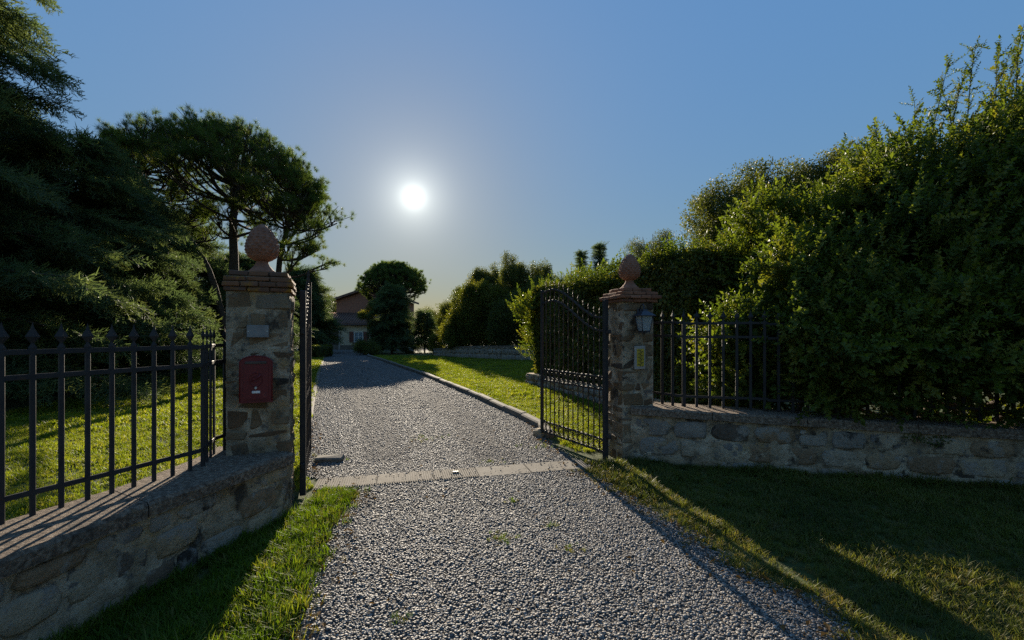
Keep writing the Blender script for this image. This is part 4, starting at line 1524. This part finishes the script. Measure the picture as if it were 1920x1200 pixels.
# --- far retaining wall
FW = Wall([(-5.6, 32.5, 0.5), (-3.0, 29.6, 0.75), (0.0, 27.2, 0.85), (3.4, 25.0, 0.85)], [(-5.4, 32.9, 0.5), (-2.8, 30.0, 0.75), (0.2, 27.6, 0.85), (3.6, 25.4, 0.85)], 0.06)
fwt = thing('retaining_wall', 'low far stone wall at the end of the lawn below the trees', 'wall')
FW.body(fwt); FW.stones(fwt, 0.02, FW.L, 0.14, 0.22, 0.22, 0.5, joined=True, proud=(0.01, 0.05)); FW.coping(fwt, 1.6)

# --- ivy hedge along the lawn, with its low stone base
HA, HB = Vector((0.72, 14.4, 0)), Vector((3.1, 7.7, 0))      # foot of the face towards the lawn
HD = (HB - HA).normalized()
HL = (HB - HA).length
HNl = Vector((-HD.y, HD.x, 0)) * -1.0
if HNl.x > 0:
    HNl = -HNl                                             # outwards, to the lawn
HDEP, HZ = 1.4, 2.95
ht = thing('ivy_hedge', 'tall clipped ivy-covered hedge behind the right pillar', 'hedge', (HA.x, HA.y, 0), 0)


def hedge_pts():
    P, D = [], []
    def put(u, w, z, n, k):
        base = HA + HD * u - HNl * w
        q = np.array([[base.x, base.y, z]])
        b = (vnoise(q, 0.9)[0] - 0.5) * 0.5 + (vnoise(q, 2.6, 4)[0] - .5) * 0.28 - k
        p = base + Vector((0, 0, z)) + n * b
        P.append((p.x - HA.x, p.y - HA.y, p.z)); D.append(tuple(n))
    up = Vector((0, 0, 1))
    for _ in range(5200):     # face to the lawn
        put(random.uniform(0, HL), 0, random.uniform(0.25, HZ), HNl + Vector((0, 0, .25)), random.uniform(-0.05, 0.25))
    for _ in range(2600):     # top
        put(random.uniform(0, HL), random.uniform(0, HDEP), HZ + random.uniform(0, .12) * random.random(), up, random.uniform(-0.12, 0.2))
    for _ in range(1900):     # far end
        put(0, random.uniform(0, HDEP), random.uniform(0.25, HZ), -HD + Vector((0, 0, .2)), random.uniform(-0.06, 0.22))
    for _ in range(1500):     # end by the wall
        put(HL, random.uniform(0, HDEP), random.uniform(0.1, HZ), HD + Vector((0, 0, .2)), random.uniform(-0.06, 0.22))
    return np.array(P), np.array(D)


P, D = hedge_pts()
D = D + RNG.normal(size=D.shape) * 0.35
scatter('foliage', P, eulers(D, RNG.uniform(0, 6.28, len(P))), RNG.uniform(0.75, 1.25, len(P)), PATCH, ht)
# loose shoots on its top
n = 420
u = RNG.uniform(-0.1, HL, n); w = RNG.uniform(-0.1, HDEP, n)
P = np.array([[HD.x * a - HNl.x * b, HD.y * a - HNl.y * b, HZ + 0.05] for a, b in zip(u, w)])
D = np.stack([RNG.normal(0, .4, n), RNG.normal(0, .4, n), np.ones(n)], 1)
scatter('top_shoots', P, eulers(D, RNG.uniform(0, 6.28, n)), RNG.uniform(0.8, 1.7, n), SHOOT, ht)
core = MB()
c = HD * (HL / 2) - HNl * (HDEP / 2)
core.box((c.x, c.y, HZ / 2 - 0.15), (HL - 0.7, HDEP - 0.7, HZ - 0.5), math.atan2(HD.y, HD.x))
core.build('dark_core', 'core', ht)  # solid dark box added behind the ivy leaves to block the gaps
# stone base
f0 = HA - HD * 0.15 + HNl * 0.16
HW = Wall([tuple(f0 - HNl * 1.4 - HD * .1)[:2] + (0.34,), tuple(f0)[:2] + (0.36,), tuple(f0 + HD * 1.0)[:2] + (0.36,), tuple(f0 + HD * 4)[:2] + (0.38,), tuple(f0 + HD * 7.0)[:2] + (0.40,)],
          [tuple(f0 - HNl * 1.4 + HD * .2)[:2] + (0.34,), tuple(f0 - HNl * .3 + HD * .25)[:2] + (0.36,), tuple(f0 - HNl * .3 + HD * 1.0)[:2] + (0.36,), tuple(f0 - HNl * .3 + HD * 4)[:2] + (0.38,), tuple(f0 - HNl * .3 + HD * 7.8)[:2] + (0.40,)], 0.02)
hwt = thing('planting_wall', 'low dry stone wall at the foot of the ivy hedge', 'wall')
HW.body(hwt); HW.stones(hwt, 0.02, HW.L, 0.09, 0.16, 0.14, 0.36, proud=(0.02, 0.06))

# --- feathery bright shrub on the hedge's far end
broadleaf('garden_shrub', 'feathery bright shrub at the far end of the ivy hedge', 'shrub', 0.75, 15.0, [(0.62, 14.6, 2.3, 0.5, 0.55, 0.75), (0.75, 14.7, 1.2, 0.45, 0.5, 0.9)], 380, SHOOT, 1.0, 1.9, 0.05, 0.4, 0.3, 0.0, 1.2)
# cypress tips and olive behind the hedge
conifer('slim dark cypress tip rising behind the ivy hedge', 3.35, 22.0, 5.5, 0.42, 260, 10, 0.3, 0.30, 0.6, 0, None, None, 0.9)
conifer('second slim green cypress tip nearer the right pillar', 3.85, 20.0, 5.45, 0.44, 260, 10, 0.3, 0.30, 0.6, 0, None, None, 0.9)
broadleaf('olive_tree', 'grey-green olive tree top above the hedge behind the right finial', 'tree', 5.6, 18.5, [(4.9, 18.5, 4.5, 0.7, 0.8, 0.6), (5.7, 18.5, 5.0, 0.8, 0.8, 0.75), (6.4, 18.5, 4.6, 0.6, 0.8, 0.6), (5.5, 18.4, 3.8, 1.2, 0.9, 0.9)], 520, CL_OLI, 0.6, 0.95, 0.14, 0.35, 0.4, 0.28)
# dark oak
broadleaf('holm_oak', 'dense dark holm oak behind the hedge, left of the big bush', 'tree', 6.6, 12.4, [(5.9, 12.4, 4.3, 1.25, 1.2, 1.15), (7.2, 12.5, 4.9, 1.4, 1.2, 1.15), (8.6, 12.5, 5.2, 1.4, 1.2, 1.1), (6.6, 12.2, 3.2, 1.7, 1.3, 1.3), (8.3, 12.4, 3.6, 1.8, 1.3, 1.5)], 3600, CL_OAK, 0.7, 1.15, 0.2, 0.6, 0.35, 0.0, 0.8)

# --- the big bush above the right wall
bb = thing('large_bush', 'huge small-leaved bush spilling over the right wall and fence', 'bush', (5.4, 6.5, 0))
blobs = [(3.95, 5.85, 1.6, 0.85, 0.75, 1.2), (3.72, 5.30, 1.25, 0.52, 0.50, 0.72), (3.05, 6.15, 1.25, 0.55, 0.40, 0.75), (4.4, 5.25, 1.35, 0.85, 0.62, 0.85), (5.2, 5.1, 1.45, 1.0, 0.72, 0.95), (6.3, 4.85, 1.5, 1.1, 0.8, 1.05), (7.6, 4.6, 1.6, 1.1, 0.8, 1.1), (5.2, 6.0, 2.4, 1.35, 1.2, 1.5), (6.7, 5.8, 2.7, 1.55, 1.3, 1.8),
         (8.3, 5.6, 2.9, 1.4, 1.3, 2.1), (4.35, 7.5, 2.6, 0.95, 0.9, 1.0), (5.1, 7.1, 2.8, 1.0, 1.0, 1.0), (5.9, 6.6, 3.4, 1.1, 1.0, 0.95), (3.35, 5.95, 0.95, 0.5, 0.4, 0.42), (6.9, 6.4, 3.85, 1.1, 0.95, 0.85), (8.1, 6.3, 3.9, 1.2, 1.0, 0.95)]
P, D = points_in(rag(blobs, 7, 0.22, 0.42), 28000, 0.50, 0.5, 0, 0.9, 0.46)
off = np.array([[5.4, 6.5, 0]])
Pi, Di = points_in(blobs[:-1], 7000, 0.15, 0.3)
P, D = np.concatenate([P, Pi]), np.concatenate([D, Di])
ok = ~((P[:, 2] < 0.62))
P, D = P[ok], D[ok]
D = D + np.array([[0, 0, 0.55]]) + RNG.normal(size=D.shape) * 0.45
scatter('crown', P - off, eulers(D, RNG.uniform(0, 6.28, len(P))), RNG.uniform(0.8, 1.45, len(P)), SHOOT, bb)
mb = MB()
P2, D2 = [], []
for k in range(7):
    c0 = Vector((random.uniform(-1.6, 2.2), random.uniform(-.4, .5), 0))
    for b in random.sample(blobs, 4):
        pth = limb(mb, c0, (b[0] - 5.4, b[1] - 6.5, b[2]), 0.05, 0.015, 0, 0.12, 6, 5)
# long whippy shoots standing out at the top and the left
whips = [(6.0, 6.6, 3.9, 6.22, 6.5, 5.45), (6.5, 6.5, 4.5, 6.52, 6.4, 5.65), (7.0, 6.5, 4.7, 7.2, 6.4, 5.95), (7.3, 6.5, 4.7, 7.55, 6.4, 5.5), (5.6, 6.7, 3.8, 5.25, 6.6, 4.6), (5.3, 6.8, 3.5, 4.85, 6.7, 4.3), (5.8, 6.6, 3.9, 5.75, 6.5, 4.9), (6.2, 6.5, 4.0, 6.35, 6.4, 5.2), (6.8, 6.4, 4.5, 6.75, 6.3, 5.6), (7.1, 6.4, 4.6, 7.0, 6.3, 5.5), (5.5, 6.7, 3.8, 5.0, 6.6, 4.2),
         (5.0, 7.0, 3.4, 4.55, 6.9, 3.9), (6.3, 6.5, 4.4, 6.05, 6.4, 5.0), (6.7, 6.5, 4.6, 6.85, 6.3, 5.3), (7.9, 6.3, 5.0, 8.2, 6.2, 6.0), (4.4, 7.4, 3.3, 4.25, 7.3, 3.75), (4.0, 7.2, 3.0, 3.65, 7.1, 3.35), (4.9, 7.2, 3.5, 4.95, 7.1, 4.1),
         (3.5, 6.2, 2.4, 3.05, 6.1, 2.5), (3.4, 6.0, 1.4, 2.95, 5.9, 1.5), (3.5, 5.9, 0.9, 2.85, 5.8, 0.85), (3.5, 6.1, 1.9, 3.0, 6.0, 2.05), (3.6, 5.8, 0.8, 3.1, 5.6, 0.75), (6.5, 4.7, 2.3, 6.7, 4.4, 2.5), (5.6, 4.9, 2.2, 5.9, 4.6, 2.4)]
for a in whips:
    p0, p1 = Vector(a[:3]) - Vector((5.4, 6.5, 0)), Vector(a[3:]) - Vector((5.4, 6.5, 0))
    pth = limb(mb, p0, p1, 0.010, 0.003, -0.03, 0.06, 8, 4)
    L = (p1 - p0).length
    m_ = int(L / 0.035)
    for q in range(m_):
        u_ = (q + random.random()) / m_
        i0 = min(7, int(u_ * 8))
        p = pth[i0].lerp(pth[i0 + 1], u_ * 8 - i0)
        d = (p1 - p0).normalized() * random.uniform(0.5, 1.2) + rv(0.55)
        P2.append(tuple(p)); D2.append(tuple(d))
mb.build('branches', 'bark', bb)
P2, D2 = np.array(P2), np.array(D2)
scatter('long_shoots', P2, eulers(D2, RNG.uniform(0, 6.28, len(P2))), RNG.uniform(0.45, 0.95, len(P2)), SHOOT, bb)
# low clipped hedge by the house, left edge of the drive
bh = thing('box_hedge', 'clipped box hedge block at the left edge of the drive near the house', 'hedge', (-13.0, 30.5, 0))
MB().box((0, 0, 0.3), (0.95, 2.3, 0.6)).build('dark_core', 'core', bh)  # dark filler block added inside the clipped leaves, closes the gaps
n = 1100
V = RNG.uniform(-1, 1, (n, 3)); ax = RNG.integers(0, 3, n)
V[np.arange(n), ax] = np.sign(V[np.arange(n), ax])
V[:, 2] = np.where((ax == 2), 1, V[:, 2])
Pn = V * np.array([[0.52, 1.2, 0.36]]) + np.array([[0, 0, 0.40]])
scatter('foliage', Pn, eulers(V, RNG.uniform(0, 6.28, n)), RNG.uniform(0.5, 0.8, n), PATCH, bh)

# ------------------------------------------------------------------ house
hx, hy = -15.6, 45.0
H = thing('house', 'cream and red house with brown shutters at the end of the drive', 'house', (hx, hy, 0))
MB().box((0, 3.6, 1.2), (9.0, 7.2, 2.4)).build('lower_wall', 'plaster', H)
MB().box((0, -0.03, 0.22), (9.06, 0.10, 0.44)).build('plinth', 'concrete', H)
lr = MB().add([(-4.9, -0.22, 2.42), (4.9, -0.22, 2.42), (4.9, 2.3, 3.62), (-4.9, 2.3, 3.62), (-4.9, -0.22, 2.54), (4.9, -0.22, 2.54), (4.9, 2.3, 3.74), (-4.9, 2.3, 3.74)],
              [(3, 2, 1, 0), (4, 5, 6, 7), (0, 1, 5, 4), (1, 2, 6, 5), (2, 3, 7, 6), (3, 0, 4, 7)])
for k in range(40):
    x = -4.8 + 9.6 * k / 39
    lr.tube([(x, -0.25, 2.55), (x, 2.28, 3.75)], 0.07, 6)
lr.build('porch_roof', 'rooftile', H)
MB().tube([(-4.95, -0.28, 2.42), (4.95, -0.28, 2.42)], 0.05, 8).build('gutter', 'darkwood', H)
ub = MB().prism([(-2.6, 2.3), (4.4, 2.3), (4.4, 5.0), (0.9, 6.15), (-2.6, 5.0)], 2.2, 7.0)
ub.build('upper_wall', 'housebrick', H)
for sgn, x0 in ((-1, -3.1), (1, 4.9)):
    mb = MB()
    z0 = 4.90
    mb.add([(x0, 1.7, z0), (0.9, 1.7, 6.25), (0.9, 7.4, 6.25), (x0, 7.4, z0), (x0, 1.7, z0 + .13), (0.9, 1.7, 6.40), (0.9, 7.4, 6.40), (x0, 7.4, z0 + .13)],
           [(0, 1, 2, 3), (7, 6, 5, 4), (0, 4, 5, 1), (1, 5, 6, 2), (2, 6, 7, 3), (3, 7, 4, 0)])
    for k in range(26):
        y = 1.75 + 5.6 * k / 25
        mb.tube([(x0, y, z0 + .14), (0.9, y, 6.41)], 0.07, 6)
    rf = mb.build('roof', 'rooftile', H)
    if sgn > 0:
        MB().box((2.6, 4.5, 6.2), (0.6, 0.6, 1.4)).build('chimney', 'housebrick', rf)


def window(x, z, w, h, parent, shut=True):
    f = MB()
    for sx in (-1, 1):
        f.box((x + sx * (w / 2), -0.045, z + h / 2), (0.07, 0.08, h + 0.07))
    for zz in (0, h):
        f.box((x, -0.047, z + zz), (w + 0.06, 0.07, 0.07))
    f.box((x, -0.05, z + h / 2), (0.05, 0.06, h))
    f.box((x, -0.04, z + h * 0.52), (w, 0.05, 0.035))
    win = f.build('window', 'whitewood', parent)
    for sx in (-1, 1):
        MB().box((x + sx * w / 4, -0.02, z + h / 2), (w / 2 - 0.06, 0.02, h - 0.06)).build('pane', 'pane', win)
    MB().box((x, -0.10, z - 0.08), (w + 0.4, 0.22, 0.07)).build('sill', 'concrete', win)
    if shut:
        for sx in (-1, 1):
            sh = MB()
            sh.box((x + sx * (w / 2 + 0.27), -0.06, z + h / 2), (0.44, 0.04, h + 0.08))
            for k in range(7):
                sh.box((x + sx * (w / 2 + 0.27), -0.085, z + 0.08 + (h - .16) * k / 6), (0.36, 0.02, 0.06))
            sh.build('shutter', 'shutter', win)


window(0.45, 0.78, 0.85, 0.95, H)
window(3.2, 0.78, 0.85, 0.95, H)
dr_ = MB().box((-2.0, -0.02, 1.0), (0.95, 0.06, 2.0), 0, 0.01).build('door', 'darkwood', H)
for sx in (-1, 1):
    MB().box((-2.0 + sx * 0.56, -0.04, 1.05), (0.16, 0.12, 2.1)).build('door_jamb', 'tilewhite', dr_)

# ------------------------------------------------------------------ overhead cables at the upper right
cb = MB().tube([(8.75 + 7.5 * k / 12, 9.1 - 1.1 * k / 12, 5.75 + 3.0 * k / 12 - 0.25 * math.sin(PI * k / 12)) for k in range(13)], 0.008, 5)
tag(cb.build('overhead_cable', 'iron'), 'thin dark overhead cable crossing behind the top of the big bush', 'cable')

# ------------------------------------------------------------------ grass
def wall_front_x(y):
    return np.interp(y, LW.F[:, 1], LW.F[:, 0])


def right_wall_y(x):
    return np.interp(x, RW.F[:, 0], RW.F[:, 1])


def grass(name, label, pts, sources, s0, s1, tilt=0.18):
    n = len(pts)
    P = np.column_stack([pts, np.zeros(n)])
    r = np.column_stack([RNG.normal(0, tilt, n), RNG.normal(0, tilt, n), RNG.uniform(0, 2 * PI, n)])
    k = 0.6 + 0.8 * vnoise(P, 2.4)
    k *= 0.8 + 0.4 * vnoise(P, 9.0, 3)
    return scatter(name, P, r, RNG.uniform(s0, s1, n) * k, sources, label=label, category='grass')


# verge on the left, between wall and gravel
p = sample_rect(9000, -3.2, -1.0, 0.8, 4.9)
k = (p[:, 0] > wall_front_x(p[:, 1]) + 0.0) & (p[:, 0] < drive_l(p[:, 1]) + RNG.normal(0, 0.06, len(p))) & ~on_strip(p, 0.0)
k &= ~((p[:, 1] > 4.0) & (p[:, 0] < -1.92))
p = p[k]
edge = drive_l(p[:, 1]) - p[:, 0]
dry = RNG.random(len(p)) < np.clip(0.85 - edge * 5.0, 0.04, 0.9)
grass('verge_grass', 'thick green grass of the verge along the left wall', p[~dry], TUFT_V, 0.8, 1.35)
grass('dry_grass', 'dry straggling grass along the left edge of the gravel', p[dry][::2], TUFT_D, 0.6, 1.0)
# verge on the right
p = sample_rect(52000, 0.5, 9.0, 0.8, 5.8)
k = (p[:, 0] > drive_r(p[:, 1]) - np.abs(RNG.normal(0, 0.07, len(p)))) & (p[:, 1] < right_wall_y(p[:, 0])) & (np.abs(p[:, 0]) < 1.35 * p[:, 1] + 1.0) & ~on_strip(p, 0.0)
p = p[k]
edge = p[:, 0] - drive_r(p[:, 1])
q3 = np.column_stack([p, np.zeros(len(p))])
dry = RNG.random(len(p)) < np.clip(0.85 - edge * 2.0, 0.30, 0.9)
thin = (vnoise(q3, 1.6, 2) > 0.22) | (edge > 0.9)
grass('verge_grass', 'darker grass of the verge below the right wall', p[~dry & thin], TUFT_R, 0.65, 1.15)
grass('dry_grass', 'dry straggling grass along the right edge of the gravel', p[dry][::2], TUFT_D, 0.6, 1.1)
# tall tufts at the foot of both walls
a = RNG.uniform(1.0, LW.L, 260)
pl_ = np.array([LW.at(u, 0, random.uniform(0.02, 0.10))[:2] for u in a])
b_ = RNG.uniform(0, RW.L, 520)
pr_ = np.array([RW.at(u, 0, random.uniform(0.02, 0.12))[:2] for u in b_])
grass('tall_grass', 'taller grass tufts at the foot of the right wall', pr_, TUFT_R, 1.1, 1.8)
grass('tall_grass', 'taller grass tufts at the foot of the left wall', pl_, TUFT_V, 1.2, 2.0)

# lawn on the left, behind the fence
def lawn_left(dens, y0, y1, far):
    p = sample_rect(int(dens * 14 * (y1 - y0)), -17, -2.0, y0, y1)
    xr = np.where(p[:, 1] < 4.6, np.interp(p[:, 1], LW.B[:, 1], LW.B[:, 0]), np.interp(p[:, 1], YL, XL) - 0.10)
    xl = -9.6 - 0.33 * (p[:, 1] - 7.8)
    k = (p[:, 0] < xr) & (p[:, 0] > xl) & (np.abs(p[:, 0]) < 1.3 * p[:, 1] + 0.8)
    k &= ~((np.abs(p[:, 0] + 2.2) < 0.40) & (np.abs(p[:, 1] - 4.2) < 0.42))
    return p[k]


def lawn_right(dens, y0, y1):
    p = sample_rect(int(dens * 14 * (y1 - y0)), -10, 4, y0, y1)
    xl = np.interp(p[:, 1], YR, XR) + 0.16
    xh = np.where(p[:, 1] < 14, HA.x + (p[:, 1] - HA.y) * HD.x / HD.y - 0.2, 4.0)
    yfar = np.interp(p[:, 0], [-12, -5.6, -3, 0, 3.4], [33, 32, 29.4, 27.0, 25])
    k = (p[:, 0] > xl) & (p[:, 0] < xh) & (p[:, 1] < yfar) & ((p[:, 1] > 6.1) | (p[:, 0] > 1.9))
    return p[k]


grass('lawn_grass', 'sunlit mown lawn seen through the left fence', lawn_left(520, 1.6, 7.5, 0), TUFT_L, 0.8, 1.25)
grass('far_lawn_grass', 'farther part of the left lawn below the conifers', lawn_left(150, 7.5, 30, 1), TUFT_F, 0.8, 1.25)
grass('lawn_grass', 'sunlit mown lawn seen through the right gate leaf', lawn_right(500, 5.7, 11.0), TUFT_L, 0.8, 1.2)
grass('far_lawn_grass', 'farther part of the right lawn below the far trees', lawn_right(170, 11.0, 34), TUFT_F, 0.8, 1.2)

# weeds in the gravel: small separate tufts
for (x, y, nn, r, lab) in ((-0.06, 3.52, 26, 0.10, 'largest green weed tuft in the middle of the near gravel'),
                           (0.42, 3.35, 10, 0.06, 'small weed tuft right of the largest one in the near gravel'),
                           (0.30, 3.75, 7, 0.05, 'tiny weed tuft just outside the threshold strip, right of centre'),
                           (0.0, 4.30, 8, 0.05, 'tiny weed tuft just outside the threshold strip, at its centre'),
                           (-0.60, 2.52, 9, 0.05, 'small weed tuft at the bottom edge of the photo in the gravel'),
                           (-1.30, 6.9, 26, 0.22, 'flat weed patch in the drive just inside the gate'),
                           (-2.35, 5.75, 22, 0.16, 'weed patch at the foot of the left gate leaf'),
                           (-0.20, 5.62, 14, 0.10, 'weed tuft against the inner side of the threshold strip'),
                           (0.55, 6.35, 30, 0.20, 'weed patch under the right gate leaf')):
    pp = np.stack([RNG.normal(x, r * 0.8, nn), RNG.normal(y, r * 0.5, nn)], 1)
    n = len(pp)
    rr_ = np.column_stack([RNG.normal(0, .4, n), RNG.normal(0, .4, n), RNG.uniform(0, 6.28, n)])
    o = scatter('weed', np.column_stack([pp, np.full(n, 0.012)]), rr_, RNG.uniform(0.28, 0.6, n), TUFT_V + TUFT_D[:3], label=lab, category='weed', group='weeds in the gravel', kind='thing')
# a sprig of ivy hanging on the right wall
P = np.array([RW.at(2.85 + 0.05 * k, 0.50 - 0.004 * k + 0.02 * math.sin(k), 0.03) for k in range(8)])
D = np.tile(np.array([[0.2, -1.0, 0.3]]), (8, 1))
scatter('ivy_sprig', P, eulers(D, RNG.uniform(0, 6.28, 8)), np.full(8, 0.42), PATCH, label='dark sprig of ivy on the face of the right wall', category='ivy', kind='thing')

# dry fallen leaves gathered along the edges of the gravel and on the threshold
LEAF = []
for k in range(4):
    V, F = [], []
    leaf_quad(V, F, (-0.02, 0, 0.004), (1, random.uniform(-.2, .2), 0.1), (0, 0, 1), 0.045, 0.026, 0.35)
    LEAF.append(src('dry_leaf', np_mesh_raw(V, F, 'deadleaf')))
yy = RNG.uniform(1.9, 8.0, 520)
left = RNG.random(520) < 0.4
xx = np.where(left, drive_l(yy) + np.abs(RNG.normal(0, 0.12, 520)), drive_r(yy) - np.abs(RNG.normal(0, 0.16, 520)))
far = RNG.random(520) < 0.15
xx = np.where(far, RNG.uniform(-2, 1, 520), xx)
scatter('fallen_leaves', np.column_stack([xx, yy, np.full(520, 0.024)]), np.column_stack([RNG.normal(0, .35, 520), RNG.normal(0, .35, 520), RNG.uniform(0, 6.28, 520)]), RNG.uniform(0.5, 1.1, 520), LEAF,
        label='dry brown fallen leaves along the edges of the gravel', category='leaves')
